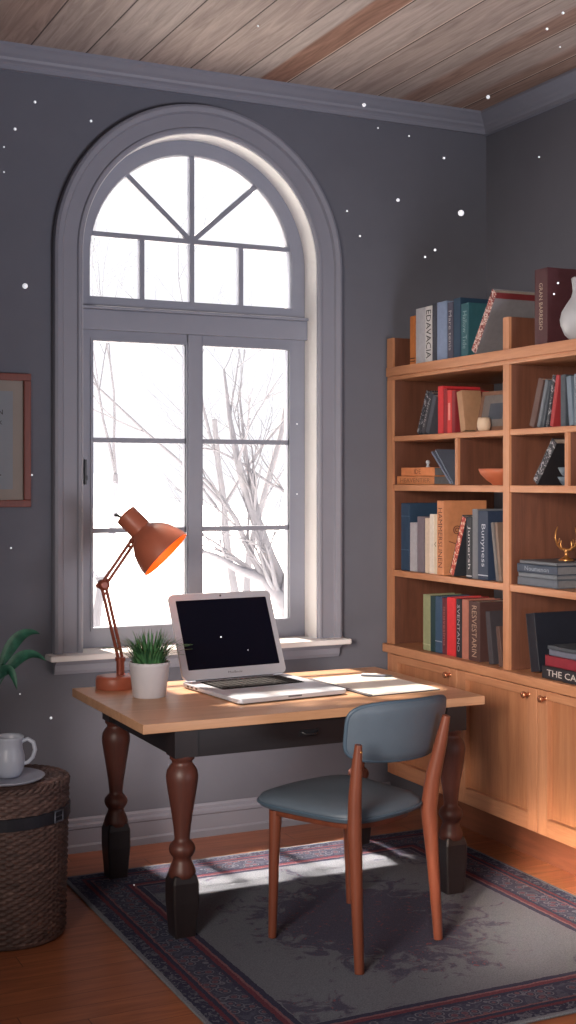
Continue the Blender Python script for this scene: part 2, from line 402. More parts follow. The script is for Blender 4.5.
# arched upper sash
GY = SY + .022
ASZ = 2.335
FWd = .067
p2, n2 = arch_path(OX0 + .001, OX1 - .001, ASZ, SPR)
wpart(sweep_line([(0, SY), (-FWd, SY), (-FWd - .006, SY + .012), (-FWd - .006, SY + .05), (0, SY + .05)], p2, n2), 'arched_frame', 'sash')
gx0, gx1 = OX0 + FWd, OX1 - FWd; gr = (gx1 - gx0) / 2
wpart(MB().box(gx0, gx1, SY, SY + .05, ASZ, 2.412), 'bottom_rail', 'sash')
tr_ = MB().box(OX0, OX1, SY - .028, SY + .05, 2.262, 2.352)
tr_.box(OX0, OX1, SY - .04, SY + .05, 2.352, 2.366)
wpart(tr_, 'transom', 'sash', bevel=.004)
BZ = 2.69; BN = [0]
def bar(parent, a, c, w=.011, name='glazing_bar'):
    a = Vector((a[0], 0, a[1])); c = Vector((c[0], 0, c[1])); d = (c - a).normalized(); q = Vector((-d.z, 0, d.x)) * w
    mb = MB(); BN[0] += 1; y0, y1 = SY + .006 + .0006 * BN[0], SY + .044 - .0003 * BN[0]
    poly = [(a + q), (c + q), (c - q), (a - q)]
    mb.prism([(t.x, t.z) for t in poly], y0, y1, 'Y'); return wpart(mb, name, 'sash', parent)
bar(win, (gx0 - .02, BZ), (gx1 + .02, BZ)); bar(win, (OC - .01, 2.40), (OC - .01, SPR + gr))
bar(win, (OC - .25, 2.40), (OC - .25, BZ)); bar(win, (OC + .235, 2.40), (OC + .235, BZ))
for sx in (-1, 1):
    bar(win, (OC - .01, BZ), (OC - .01 + sx * gr * .70, BZ + gr * .62))
MIDX = 2.162
# lower casements, two
LZ0, LZ1 = OZ0 + .004, 2.262
for x0, x1 in ((OX0, MIDX - .004), (MIDX + .004, OX1)):
    st = .078 if x0 == OX0 else .03
    s0, s1 = (.084, .036) if x0 == OX0 else (.036, .086)
    fr = MB(); fr.box(x0, x0 + s0, SY, SY + .05, LZ0, LZ1); fr.box(x1 - s1, x1, SY, SY + .05, LZ0, LZ1)
    fr.box(x0 + s0, x1 - s1, SY, SY + .05, LZ0, .945); fr.box(x0 + s0, x1 - s1, SY, SY + .05, 2.215, LZ1)
    # raised lip round the glass
    for a in ((x0 + s0 - .012, x0 + s0, .933, 2.227), (x1 - s1, x1 - s1 + .012, .933, 2.227)): fr.box(a[0], a[1], SY - .006, SY + .01, a[2], a[3])
    fr.box(x0 + s0, x1 - s1, SY - .006, SY + .01, .933, .945); fr.box(x0 + s0, x1 - s1, SY - .006, SY + .01, 2.215, 2.227)
    sash = wpart(fr, 'casement', 'sash')
    for z in (1.777, 1.375): bar(win, (x0 + s0 - .004, z), (x1 - s1 + .004, z))
    wpart(MB().box(x0 + s0 - .004, x1 - s1 + .004, GY, GY + .004, .94, 2.22), 'pane', 'glass')
mm = MB().box(MIDX - .034, MIDX + .034, SY - .016, SY, LZ0, 2.262)
wpart(mm, 'mullion', 'sash', bevel=.004)
pg = MB(); n = 40
poly = [(gx0 - .004, 2.405)] + [(OC - (gr + .004) * math.cos(PI * i / n), SPR + (gr + .004) * math.sin(PI * i / n)) for i in range(n + 1)] + [(gx1 + .004, 2.405)]
pg.prism(poly, GY, GY + .004, 'Y'); wpart(pg, 'pane', 'glass')
wpart(MB().box(1.642, 1.650, SY - .018, SY, 1.58, 1.69).box(1.640, 1.652, SY - .024, SY - .010, 1.60, 1.62), 'latch', 'black')

# crown mouldings and baseboards
cp = [(0, CZ), (.10, CZ), (.10, CZ - .012), (.086, CZ - .02), (.066, CZ - .036), (.05, CZ - .046), (.044, CZ - .056), (.03, CZ - .064), (.022, CZ - .072), (.022, CZ - .088), (0, CZ - .09)]
struct(MB().prism([(WY - a, z) for a, z in cp], -1.4, WX, 'X').build('trim_1', 'trim'))
struct(MB().prism([(WX - a, z) for a, z in cp], -1.2, WY, 'Y').build('trim_2', 'trim'))
bp = [(0, 0), (.024, 0), (.024, .028), (.016, .036), (.016, .098), (.022, .104), (.022, .116), (.012, .124), (.012, .138), (.006, .146), (0, .146)]
struct(MB().prism([(WY - a, z) for a, z in bp], -1.4, 3.13, 'X').build('baseboard_back', 'trim'))

# ================================================================== outside: snow and bare trees
g = MB(); nx, ny = 30, 24; v = []; f = []
for j in range(ny + 1):
    for i in range(nx + 1):
        x = -20 + 60 * i / nx; y = 6.2 + 54 * (j / ny) ** 1.5
        v.append((x, y, -.5 + .25 * math.sin(x * .5) * math.sin(y * .3) + .02 * max(0, y - 20)))
for j in range(ny):
    for i in range(nx): a = j * (nx + 1) + i; f.append((a, a + 1, a + nx + 2, a + nx + 1))
g.add(v, f, True); struct(g.build('snowy_ground', 'snow', fix=False))
def grow(mb, p, d, r, L, depth, rnd, spread=.55):
    pts = [p]; rad = [r]; n = 5
    for i in range(n):
        d = (d + Vector((rnd.uniform(-1, 1), rnd.uniform(-.4, .4), rnd.uniform(-.7, .8))) * .16).normalized()
        pts.append(pts[-1] + d * L / n); rad.append(r * (1 - .55 * (i + 1) / n))
    mb.tube(pts, rad, 6 if r > .02 else 4, cap=False)
    if depth <= 0: return
    for k in range(3 if depth > 1 else 4):
        i = rnd.randint(2, n); q = pts[i]
        dd = (d + Vector((rnd.uniform(-1, 1), rnd.uniform(-.5, .5), rnd.uniform(-.5, 1))) * spread * 1.5).normalized()
        grow(mb, q, dd, rad[i] * .62, L * rnd.uniform(.6, .85), depth - 1, rnd, spread)
def limb(mb, px, y, r0, r1, rnd, twigs=3):
    pts = [onY(u, v, y + rnd.uniform(-.1, .1)) for u, v in px]
    fine = []
    for i in range(len(pts) - 1):
        for t in (0, .5): fine.append(pts[i].lerp(pts[i + 1], t))
    fine.append(pts[-1]); n = len(fine)
    rad = [r0 + (r1 - r0) * i / (n - 1) for i in range(n)]
    mb.tube(fine, rad, 8, cap=False)
    for k in range(twigs):
        i = rnd.randint(1, n - 1); d = (fine[i] - fine[i - 1]).normalized()
        grow(mb, fine[i], (d + Vector((rnd.uniform(-1, 1), 0, rnd.uniform(-.3, .9))) * .7).normalized(), rad[i] * .5, rnd.uniform(.4, .9), 2, rnd)
rn = random.Random(5)
tb = MB(); TY = 13.
limb(tb, [(318, 690), (300, 640), (284, 592), (268, 556), (256, 520), (246, 490), (238, 462), (230, 420), (224, 370)], TY, .13, .012, rn, 6)
limb(tb, [(296, 630), (278, 596), (262, 578), (240, 570), (216, 556), (198, 550)], TY, .085, .018, rn, 5)
limb(tb, [(284, 592), (262, 575), (248, 548), (236, 520), (222, 498), (206, 480), (198, 476)], TY, .05, .012, rn, 5)
limb(tb, [(262, 540), (258, 515), (250, 480), (244, 440), (240, 400)], TY, .045, .012, rn, 6)
limb(tb, [(300, 500), (268, 482), (240, 462), (216, 450), (198, 448)], TY + .3, .02, .008, rn, 5)
limb(tb, [(284, 592), (292, 560), (300, 520), (312, 470)], TY, .05, .02, rn, 4)
tag(tb.build('snowy_tree', 'bark', fix=False), 'leaning bare tree with snowy forked trunk seen through the lower right panes', 'tree')
for i, (x, y, h, lab) in enumerate([(4.75, 15.5, 4.6, 'faint bare tree outside behind the lower left panes'), (7.4, 17, 6.2, 'tall faint bare tree whose twigs fill the upper right panes'), (8.3, 19, 10., 'very tall faint bare tree whose twigs reach the arched panes')]):
    rr = random.Random(20 + i); t = MB()
    grow(t, Vector((x, y, -.6)), Vector((-.1, 0, 1)), .07, h * .5, 5, rr, .6)
    tag(t.build('snowy_tree', 'bark_far', fix=False), lab, 'tree')

# ================================================================== rug
rc = Vector(((RX0 + RX1) / 2, (RY0 + RY1) / 2, 0)); hx, hy = (RX1 - RX0) / 2, (RY1 - RY0) / 2
rug = MB().box(-hx, hx, -hy, hy, 0.0005, .010).build('rug', 'rug', loc=rc, bevel=.004)
tag(rug, 'large faded grey rug with navy and red patterned borders under the desk', 'rug')
RZ = .0102

# ================================================================== desk
DT = .765; DX0, DX1, DY0, DY1 = 1.455, 2.848, 4.195, 5.058
desk = thing('desk', 'wooden writing desk with pale top and dark turned legs below the window', 'desk', ((DX0 + DX1) / 2, (DY0 + DY1) / 2, RZ))
D0 = -desk.location
MB().box(DX0, DX1, DY0, DY1, DT - .034, DT).build('desktop', 'desk', desk, loc=D0, bevel=.003)
LXs, LYs = (1.618, 2.727), (4.25, 4.995)
AZ0 = .632
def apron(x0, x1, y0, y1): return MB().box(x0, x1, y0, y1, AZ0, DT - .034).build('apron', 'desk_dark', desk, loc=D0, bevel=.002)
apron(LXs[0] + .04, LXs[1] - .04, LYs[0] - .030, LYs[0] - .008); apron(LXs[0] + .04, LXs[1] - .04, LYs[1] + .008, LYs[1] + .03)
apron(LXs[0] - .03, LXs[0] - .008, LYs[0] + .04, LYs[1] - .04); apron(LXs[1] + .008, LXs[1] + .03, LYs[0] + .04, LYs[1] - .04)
pull = MB(); pull.box(2.06, 2.14, LYs[0] - .036, LYs[0] - .03, .672, .692); pull.tube([(2.07, LYs[0] - .034, .684), (2.08, LYs[0] - .046, .678), (2.12, LYs[0] - .046, .678), (2.13, LYs[0] - .034, .684)], .004, 8)
pull.build('drawer_pull', 'black', desk, loc=D0)
def desk_leg(x, y):
    mb = MB(); w = .043
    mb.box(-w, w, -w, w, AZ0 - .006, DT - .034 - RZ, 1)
    # turned middle
    prof = [(.030, .195), (.046, .205), (.048, .222), (.042, .240), (.034, .258), (.031, .270), (.038, .278), (.045, .290), (.047, .302), (.043, .315), (.035, .324), (.027, .332), (.027, .342), (.031, .380), (.040, .440), (.050, .500), (.056, .540), (.057, .556), (.053, .576), (.043, .592), (.035, .602), (.038, .610), (.044, .616), (.044, .628)]
    mb.lathe(prof, 32, mi=0)
    # flared square foot with chamfered shoulders
    sec = [(.038, 0), (.047, .12), (.047, .188), (.040, .212), (.028, .222)]
    v = []; f = []
    for h, z in sec:
        c = h * .12
        v += [(-h + c, -h, z), (h - c, -h, z), (h, -h + c, z), (h, h - c, z), (h - c, h, z), (-h + c, h, z), (-h, h - c, z), (-h, -h + c, z)]
    for k in range(len(sec) - 1):
        for i in range(8): j = (i + 1) % 8; f.append((k * 8 + i, k * 8 + j, (k + 1) * 8 + j, (k + 1) * 8 + i))
    f.append(tuple(range(8))[::-1]); f.append(tuple(range((len(sec) - 1) * 8, len(sec) * 8)))
    mb.add(v, f, False, 1)
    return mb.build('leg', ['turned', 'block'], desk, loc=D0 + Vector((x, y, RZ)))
for x in LXs:
    for y in LYs: desk_leg(x, y)

# ================================================================== chair
CRZ = math.radians(19); cr = Vector((math.cos(CRZ), math.sin(CRZ), 0)); cf = Vector((-math.sin(CRZ), math.cos(CRZ), 0))
CC = Vector((2.125, 4.02, RZ))
chair = thing('chair', 'wooden chair with blue grey upholstered seat and curved back at the desk', 'chair', CC)
def superel(hw_f, hw_r, fr, re, z, n=56, e=.42):
    out = []
    for i in range(n):
        a = 2 * PI * i / n; ca, sa = math.cos(a), math.sin(a)
        yy = math.copysign(abs(sa) ** e, sa); xx = math.copysign(abs(ca) ** e, ca)
        t = (yy + 1) / 2; fy = re + (fr - re) * t; hw = hw_r + (hw_f - hw_r) * t
        bow = .028 * (1 - xx * xx) * (1 if sa > 0 else -.8)
        p = cr * (hw * xx) + cf * (fy + bow); out.append((p.x, p.y, z))
    return out
SF, SR, SFY, SRY = .252, .205, .215, -.235
def stack(sections, name, mat):
    mb = MB(); n = len(sections[0]); v = [q for s_ in sections for q in s_]; f = []
    for k in range(len(sections) - 1):
        for i in range(n): j = (i + 1) % n; f.append((k * n + i, k * n + j, (k + 1) * n + j, (k + 1) * n + i))
    mb.add(v, f, True)
    mb.add(sections[0], [tuple(range(n))[::-1]], True); mb.add(sections[-1], [tuple(range(n))], True)
    return mb.build(name, mat, chair)
def ring(k, z): return superel(SF - k, SR - k, SFY - k, SRY + k, z)
stack([ring(.012, .452), ring(.002, .458), ring(0, .466), ring(.0, .478), ring(.006, .488), ring(.03, .498), ring(.08, .505), ring(.14, .508)], 'seat', 'leather')
rg = [Vector(q) for q in ring(-.002, .470)]
MB().tube(rg + [rg[0]], .0055, 8, cap=False).build('piping', 'piping', chair)
stack([ring(.045, .425), ring(.035, .428), ring(.035, .452)], 'seat_frame', 'chair_wood')
def w2c(p): return Vector(p) - CC
def leg(pts, rads, flat=None):
    mb = MB(); mb.tube([w2c(p) for p in pts], rads, 12); return mb.build('leg', 'chair_wood', chair)
FZ = RZ + .0015
A, Bf, Cf, Df = Vector((1.888, 4.082, FZ)), Vector((2.003, 3.662, FZ)), Vector((2.400, 3.820, FZ)), Vector((2.306, 4.290, FZ))
up = Vector((0, 0, 1))
leg([A, A + up * .25 + cr * .008, A + up * .44 + cr * .016], [.014, .018, .023])
leg([Df, Df + up * .25 - cr * .008, Df + up * .44 - cr * .016], [.014, .018, .023])
leg([Bf, Bf + up * .24 + cf * .012, Bf + up * .45 + cf * .022, Bf + up * .56 + cf * .020, Bf + up * .66 + cf * .012, Bf + up * .735 + cf * .004], [.016, .020, .0235, .022, .018, .012])
leg([Cf, Cf + up * .24 + cf * .018 - cr * .004, Cf + up * .45 + cf * .034 - cr * .01, Cf + up * .56 + cf * .022 - cr * .002, Cf + up * .68 - cf * .006 + cr * .006, Cf + up * .775 - cf * .026 + cr * .012], [.016, .021, .029, .027, .022, .014])
# curved backrest pad
bm_ = MB(); nu, nv = 30, 16; BW, BZ0, BZ1 = .252, .636, .840
bc = (Bf + Cf) / 2 + cf * .036 + cr * .104
def bpt(s, t, side):
    # s in -1..1 across, t in -1..1 up, squircle outline
    k = max(abs(s), abs(t))
    if k > 0:
        m = (abs(s) ** 5 + abs(t) ** 5) ** (1 / 5); q = k / m
    else: q = 1
    S, T = s * q, t * q
    ed = min(1, (abs(S) ** 5 + abs(T) ** 5) ** (1 / 5))
    th = .006 + .014 * math.sqrt(max(0, 1 - ed ** 6))
    hz = (BZ1 - BZ0) / 2; zc = (BZ0 + BZ1) / 2 - .010 * S
    x = BW * S * (1 + .03 * T); z = zc + hz * T * (1 - .06 * S * S)
    y = .075 * S * S - .018 * T
    p = bc - CC + cr * x + cf * (y + side * th); return (p.x, p.y, z)
for side in (-1, 1):
    v = [bpt(-1 + 2 * i / nu, -1 + 2 * j / nv, side) for j in range(nv + 1) for i in range(nu + 1)]
    f = [(j * (nu + 1) + i, j * (nu + 1) + i + 1, (j + 1) * (nu + 1) + i + 1, (j + 1) * (nu + 1) + i) for j in range(nv) for i in range(nu)]
    bm_.add(v, f, True)
per = [(-1 + 2 * i / nu, -1) for i in range(nu)] + [(1, -1 + 2 * j / nv) for j in range(nv)] + [(1 - 2 * i / nu, 1) for i in range(nu)] + [(-1, 1 - 2 * j / nv) for j in range(nv)]
va = [bpt(s, t, -1) for s, t in per]; vb = [bpt(s, t, 1) for s, t in per]; n = len(per)
bm_.add(va + vb, [(i, (i + 1) % n, n + (i + 1) % n, n + i) for i in range(n)], True)
bk = bm_.build('backrest', 'leather', chair)
ed = [(Vector(a) + Vector(b_)) / 2 for a, b_ in zip(va, vb)]
MB().tube(ed + [ed[0]], .0075, 8, cap=False).build('backrest_piping', 'piping', bk)
MB().lathe([(.004, 0), (.004, .004), (.0, .005)], 10, mat=axis_mat(w2c(Bf + up * .712 - cf * .006), -cf)).build('screw', 'brass', chair)

# ================================================================== desk lamp
LB = Vector((1.612, 4.985, DT + .0005))
lamp = thing('desk_lamp', 'orange jointed desk lamp on the back corner of the desk', 'lamp', LB)
MB().lathe([(.076, 0), (.078, .004), (.078, .042), (.074, .049), (.05, .051)], 48).build('base', 'orange', lamp)
def L(p): return Vector(p) - LB
ST = Vector((1.640, 5.0, .0))
MB().tube([L((1.638, 5.0, .81)), L((1.638, 5.0, .875))], .0165, 16).tube([L((1.638, 5.0, .872)), L((1.638, 5.0, .886))], .021, 16).build('stem', 'orange_dark', lamp)
J0, J1, J2 = Vector((1.637, 5.0, .885)), Vector((1.567, 5.0, 1.180)), Vector((1.692, 5.0, 1.352))
def arm(a, b_, name):
    d = (b_ - a).normalized(); q = Vector((-d.z, 0, d.x)) * .0085; mb = MB()
    mb.tube([L(a + q), L(b_ + q)], .0066, 10); mb.tube([L(a - q), L(b_ - q)], .0066, 10)
    for t in (.12, .88): m = a.lerp(b_, t); mb.tube([L(m + q * 1.3), L(m - q * 1.3)], .006, 8)
    return mb.build(name, 'orange_dark', lamp)
arm(J0, J1, 'lower_arm'); arm(J1, J2, 'upper_arm')
jm = MB(); jm.lathe([(.012, -.022), (.021, -.018), (.0225, 0), (.021, .018), (.012, .022)], 20, mat=axis_mat(L(J1), (0, 1, 0))); jm.tube([L(J1 - Vector((.03, 0, .004))), L(J1)], .008, 10)
jm.build('joint', 'orange_dark', lamp)
hd = Vector((.60, -.40, -.69)).normalized(); H0 = Vector((1.664, 5.02, 1.462)); hm = axis_mat(L(H0), hd)
hp = MB(); hp.lathe([(.030, 0), (.046, .004), (.047, .012), (.047, .088), (.044, .096), (.046, .10)], 36, mat=hm); sk = hp.build('socket_housing', 'orange', lamp)
HL = .235
outer = [(.044, .096), (.056, .108), (.078, .128), (.094, .152), (.106, .182), (.115, .212), (.118, HL)]
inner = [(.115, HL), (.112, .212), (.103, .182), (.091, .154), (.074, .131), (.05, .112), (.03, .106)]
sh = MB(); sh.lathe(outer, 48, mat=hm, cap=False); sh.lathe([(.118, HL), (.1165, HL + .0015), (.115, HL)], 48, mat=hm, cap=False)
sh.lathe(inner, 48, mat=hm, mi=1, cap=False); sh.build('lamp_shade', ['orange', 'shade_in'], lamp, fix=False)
MB().lathe([(.0, .105), (.014, .106), (.016, .13), (.028, .155), (.032, .178), (.024, .2), (.0, .212)], 20, mat=hm, cap=False).build('bulb', 'bulb', lamp)
sw_ = L(H0) + hd * .006 + Vector((-.69, 0, -.6)) * .022
MB().tube([sw_, sw_ - hd * .016 - Vector((.006, 0, 0)), sw_ - hd * .022 - Vector((.016, 0, 0))], [.0055, .0055, .008], 8).build('switch', 'black', lamp)
kn = L(J2); MB().tube([L(J2), L(H0) + hd * .065], .011, 10).tube([kn - Vector((0, .02, 0)), kn + Vector((0, .02, 0))], .012, 12).build('neck_joint', 'orange_dark', lamp)

# ================================================================== potted grass on the desk
PB = Vector((1.668, 4.735, DT + .0005))
pot = thing('potted_plant', 'small spiky green plant in a white pot beside the laptop', 'plant', PB)
MB().lathe([(.060, 0), (.064, .004), (.077, .120), (.080, .134), (.077, .136), (.073, .132), (.070, .112), (.0, .112)], 44, cap=False).lathe([(.0, .0005), (.060, .0005)], 44, cap=False).build('pot', 'pot', pot)
MB().lathe([(.0, .118), (.03, .120), (.0705, .114)], 32, cap=False).build('soil', 'soil', pot)
gb = MB(); rr = random.Random(12)
for i in range(230):
    a = rr.uniform(0, 2 * PI); r0 = .055 * math.sqrt(rr.random()); tilt = rr.uniform(.05, .8) * (.35 + r0 / .055 * .7); Ln = rr.uniform(.09, .15)
    d = Vector((math.cos(a), math.sin(a), 0)); s_ = Vector((-math.sin(a), math.cos(a), 0)); b0 = d * r0 + up * .112; v = []
    w = rr.uniform(.0045, .0075)
    for k in range(6):
        t = k / 5; ang = tilt * (.5 + .9 * t); q = b0 + d * (Ln * t * math.sin(ang)) + up * (Ln * t * math.cos(ang))
        ww = w * (1 - t) ** .7 if k < 5 else .0003
        v += [q - s_ * ww, q + up * .0015 + d * .001, q + s_ * ww]
    f = []
    for k in range(5): f += [(k * 3, k * 3 + 1, k * 3 + 4, k * 3 + 3), (k * 3 + 1, k * 3 + 2, k * 3 + 5, k * 3 + 4)]
    gb.add(v, f, True)
gb.build('foliage', 'grass', pot, fix=False)

# ================================================================== laptop
LW, LD = .482, .49; LR = math.radians(5.2)
LO = Vector((2.120, 4.668, DT + .0005))
lap = thing('laptop', 'open silver laptop with a dark screen on the desk', 'laptop', LO, LR)
def rrect(x0, x1, y0, y1, r, n=5):
    out = []
    for cx_, cy_, a0 in ((x1 - r, y1 - r, 0), (x0 + r, y1 - r, 90), (x0 + r, y0 + r, 180), (x1 - r, y0 + r, 270)):
        for i in range(n + 1): a = math.radians(a0 + 90 * i / n); out.append((cx_ + r * math.cos(a), cy_ + r * math.sin(a)))
    return out
MB().prism(rrect(-LW / 2, LW / 2, -LD / 2, LD / 2, .022), .004, .021).build('base', 'alu', lap, bevel=.003)
MB().prism(rrect(-LW / 2 + .012, LW / 2 - .012, -LD / 2 + .012, LD / 2 - .012, .02), 0, .0045).build('underside', 'black', lap)
KY1, KY0 = LD / 2 - .05, -.012
kb = MB().prism(rrect(-LW / 2 + .055, LW / 2 - .055, KY0, KY1, .008), .0205, .0216).build('keyboard', 'key_bed', lap)
rows, cols = 5, 13; kw = (LW - .12) / cols; kh = (KY1 - KY0 - .01) / rows
key0 = None
for r_ in range(rows):
    for c_ in range(cols):
        if r_ == 0 and 4 <= c_ <= 7: continue
        loc = (-LW / 2 + .060 + kw * (c_ + .5), KY0 + .005 + kh * (r_ + .5), .0216)
        if key0 is None:
            key0 = MB().box(-kw * .42, kw * .42, -kh * .42, kh * .42, 0, .003).build('key', 'key', kb, loc=loc); k_ = key0
        else: k_ = key0.copy(); C.objects.link(k_); k_.parent = kb; k_.location = loc
MB().box(-kw * 1.9, kw * 1.9, -kh * .42, kh * .42, 0, .003).build('space_bar', 'key', kb, loc=(-LW / 2 + .060 + kw * 6, KY0 + .005 + kh * .5, .0216))
MB().prism(rrect(-.085, .085, -LD / 2 + .035, KY0 - .025, .006), .0207, .0214).build('touchpad', 'alu_dk', lap)
MB().box(-.03, .03, -LD / 2 - .0005, -LD / 2 + .003, .012, .018).build('opening_notch', 'grey_ink', lap)
for y_ in (.10, .14, .175): MB().box(-LW / 2 - .0006, -LW / 2 + .002, y_, y_ + .018, .008, .015).build('port', 'black', lap)
lt = math.radians(24.0); LH = .368
lid = MB().prism(rrect(-LW / 2, LW / 2, 0, LH, .024), 0, .011).build('lid', 'alu', lap, loc=(0, LD / 2 - .012, .022), rot=(PI / 2 - lt, 0, 0), bevel=.002)
# local: x right, y up the lid, z towards the viewer (-y) side after tilting
MB().prism(rrect(-LW / 2 + .030, LW / 2 - .026, .042, LH - .030, .004), .0108, .0122).build('screen', 'screen', lid)
MB().lathe([(.0045, .0108), (.0045, .0124), (0, .0124)], 12, mat=Matrix.Translation((0, LH - .015, 0))).build('webcam', 'black', lid)
text_mesh('lid_lettering', 'MacBook', 'grey_ink', lid, Matrix.Translation((0, .022, .0116)), .066, .009)
MB().tube([(-.18, LD / 2 - .006, .024), (.18, LD / 2 - .006, .024)], .008, 12).build('hinge', 'black', lap)

# ================================================================== notepad and pen
NP = Vector((2.583, 4.610, DT + .0005)); NR = math.radians(3.0)
note = thing('notepad', 'white notepad with dark backing lying on the right of the desk', 'notepad', NP, NR)
MB().prism(rrect(-.168, .168, -.238, .24, .006), 0, .003).build('backing', 'black', note)
MB().box(-.150, .166, -.236, .238, .003, .0055).build('paper', 'paper', note)
MB().box(-.168, -.150, -.236, .238, .003, .0062).build('binding_strip', 'grey_ink', note)
pa, pb = Vector((2.632, 4.800, DT + .012)), Vector((2.742, 4.712, DT + .012)); pd = (pb - pa).normalized()
pen = thing('pen', 'dark grey pen lying across the white notepad', 'pen', pa)
MB().tube([(0, 0, 0), pd * .004, pd * .105], [.004, .0056, .0056], 14).build('barrel', 'pen', pen)
MB().tube([pd * .105, pd * .128, pd * .137, pd * .142], [.0056, .0045, .002, .0006], 14).build('tip', 'black', pen)
MB().tube([pd * .004 + up * .0058, pd * .04 + up * .0075], .0012, 6).build('clip', 'alu', pen)

# ================================================================== bookcase: cabinet below, shelves above
SX = 3.105; SBK = WX - .004
SYL, SYR = 5.402, 3.05
cab = thing('base_cabinet', 'low honey wood cabinet with panelled doors along the right wall', 'cabinet', ((SX + SBK) / 2, (SYL + SYR) / 2, 0))
K0 = -cab.location
MB().box(SX + .2, SBK, SYR, SYL, 0, .2).build('toe_kick', 'toe', cab, loc=K0)
MB().box(SX + .024, SBK, SYR, SYL, .2, .778).build('carcass', 'toe', cab, loc=K0)
MB().box(SX - .022, SBK, SYR - .01, SYL + .008, .778, .819).build('countertop', 'birch', cab, loc=K0, bevel=.004)
dy = .579; ys = [5.364, 4.785, 4.206, 3.627, 3.05]
MB().box(SX + .004, SX + .024, 5.366, SYL, .2, .778).build('face_stile', 'birch_v', cab, loc=K0)
knobs = [4.785 + .055, 4.206 + .055, 4.206 - .055, 3.05 + .055]
for i in range(4):
    y1, y0 = ys[i] - .0025, ys[i + 1] + .0025; z0, z1 = .201, .772; s_ = .062; sb = .068
    d = empty('door', ((SX + .012), (y0 + y1) / 2, z0)); d.parent = cab; d.location = Vector(d.location) + K0
    o = -Vector((SX + .012, (y0 + y1) / 2, z0))
    MB().box(SX - .004, SX + .022, y0, y0 + s_, z0, z1).build('stile', 'birch_v', d, loc=o, bevel=.0025)
    MB().box(SX - .004, SX + .022, y1 - s_, y1, z0, z1).build('stile', 'birch_v', d, loc=o, bevel=.0025)
    MB().box(SX - .004, SX + .022, y0 + s_, y1 - s_, z0, z0 + sb).build('rail', 'birch', d, loc=o, bevel=.0025)
    MB().box(SX - .004, SX + .022, y0 + s_, y1 - s_, z1 - .035, z1).build('rail', 'birch', d, loc=o, bevel=.0025)
    MB().box(SX + .0205, SX + .0235, y0 + s_ - .004, y1 - s_ + .004, z0 + sb - .004, z1 - .031).build('panel', 'birch_p', d, loc=o)
    ky = knobs[i]; kz = .742
    MB().lathe([(.010, 0), (.006, .003), (.0055, .012), (.011, .017), (.0145, .023), (.0135, .030), (.007, .034), (0, .035)], 20, mat=axis_mat((SX - .004, ky, kz), (-1, 0, 0)) if True else None).build('knob', 'knob', d, loc=o)
UZ = .8195
sh_ = thing('bookshelf', 'open honey wood bookshelf standing on the cabinet along the right wall', 'bookshelf', ((SX + SBK) / 2, (SYL + SYR) / 2, UZ))
S0 = -sh_.location
def spart(mb, name, mat='birch', bevel=.003): return mb.build(name, mat, sh_, loc=S0, bevel=bevel)
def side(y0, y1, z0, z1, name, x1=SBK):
    # honey front edge, inner face in wood darkened to imitate bay shade
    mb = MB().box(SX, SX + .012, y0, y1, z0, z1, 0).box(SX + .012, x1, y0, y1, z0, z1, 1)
    return mb.build(name, ['birch_v', 'birch_shade'], sh_, loc=S0)
YD1, YD0 = 4.443, 4.401
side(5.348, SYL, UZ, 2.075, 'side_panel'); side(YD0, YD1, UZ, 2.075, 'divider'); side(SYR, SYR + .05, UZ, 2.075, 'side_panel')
for z0, z1 in ((1.143, 1.173), (1.549, 1.578), (1.783, 1.808)):
    for a, b_ in ((YD1, 5.348), (SYR + .05, YD0)):
        mb = MB().box(SX + .003, SBK, a, b_, z0, z1); spart(mb, 'shelf')
spart(MB().box(SX - .006, SBK, SYR, SYL, 2.094, 2.137), 'top_board')
spart(MB().box(SX, SBK, SYR, SYL, 2.075, 2.094), 'top_rail')
side(4.783, 4.805, 1.578, 1.783, 'small_divider', SX + .40); side(4.014, 4.034, 1.578, 1.783, 'small_divider', SX + .40)
side(5.348, SYL, 2.137, 2.277, 'end_upright', SX + .30); side(YD0, YD1, 2.137, 2.270, 'end_upright', SX + .30)

# ------------------------------------------------------------------ books
SPX = SX + .022
def book(label, y0, y1, z0, h, col, depth=.20, lean=0., x=SPX, pages='pages', title=None, tcol=(210, 206, 200), tl=.7, th=.5, group=None, yaw=0., band=None, name='book', mat=None):
    t = abs(y1 - y0); hi = max(y0, y1); lo = min(y0, y1)
    piv = lo if lean >= 0 else hi
    b_ = thing(name, label, 'book', (x, piv, z0 + .0006), rot=(lean, 0, yaw), group=group)
    a, c = (0, t) if lean >= 0 else (-t, 0)
    cm = mat or colmat(col); ct = min(.003, t * .16)
    cv = MB().box(0, depth, a, a + ct, 0, h).box(0, depth, c - ct, c, 0, h).box(0, ct, a + ct, c - ct, 0, h)
    cv.build('cover', cm, b_, bevel=min(.0012, ct * .4), seg=1)
    MB().box(ct, depth - .006, a + ct, c - ct, .004, h - .004).build('pages', pages, b_)
    if title:
        m = basis(Vector((-.0006, (a + c) / 2, h * .5)), (0, 0, -1), (0, -1, 0), (-1, 0, 0))
        text_mesh('spine_title', title, colmat(tcol), b_, m, h * tl, t * th)
    if band:
        for zz in band: MB().box(-.0006, .001, a + .0004, c - .0004, h * zz, h * zz + .004).build('spine_band', colmat(tcol), b_)
    b_['h'] = h
    return b_
def up_book(label, u0, u1, vt, z0, col, x=SPX, **kw):
    y0 = onX(u0, 480, x).y; y1 = onX(u1, 480, x).y; h = onX((u0 + u1) / 2, vt, x).z - z0 - .001
    return book(label, y0 - .0004, y1 + .0004, z0, h, col, x=x, **kw)
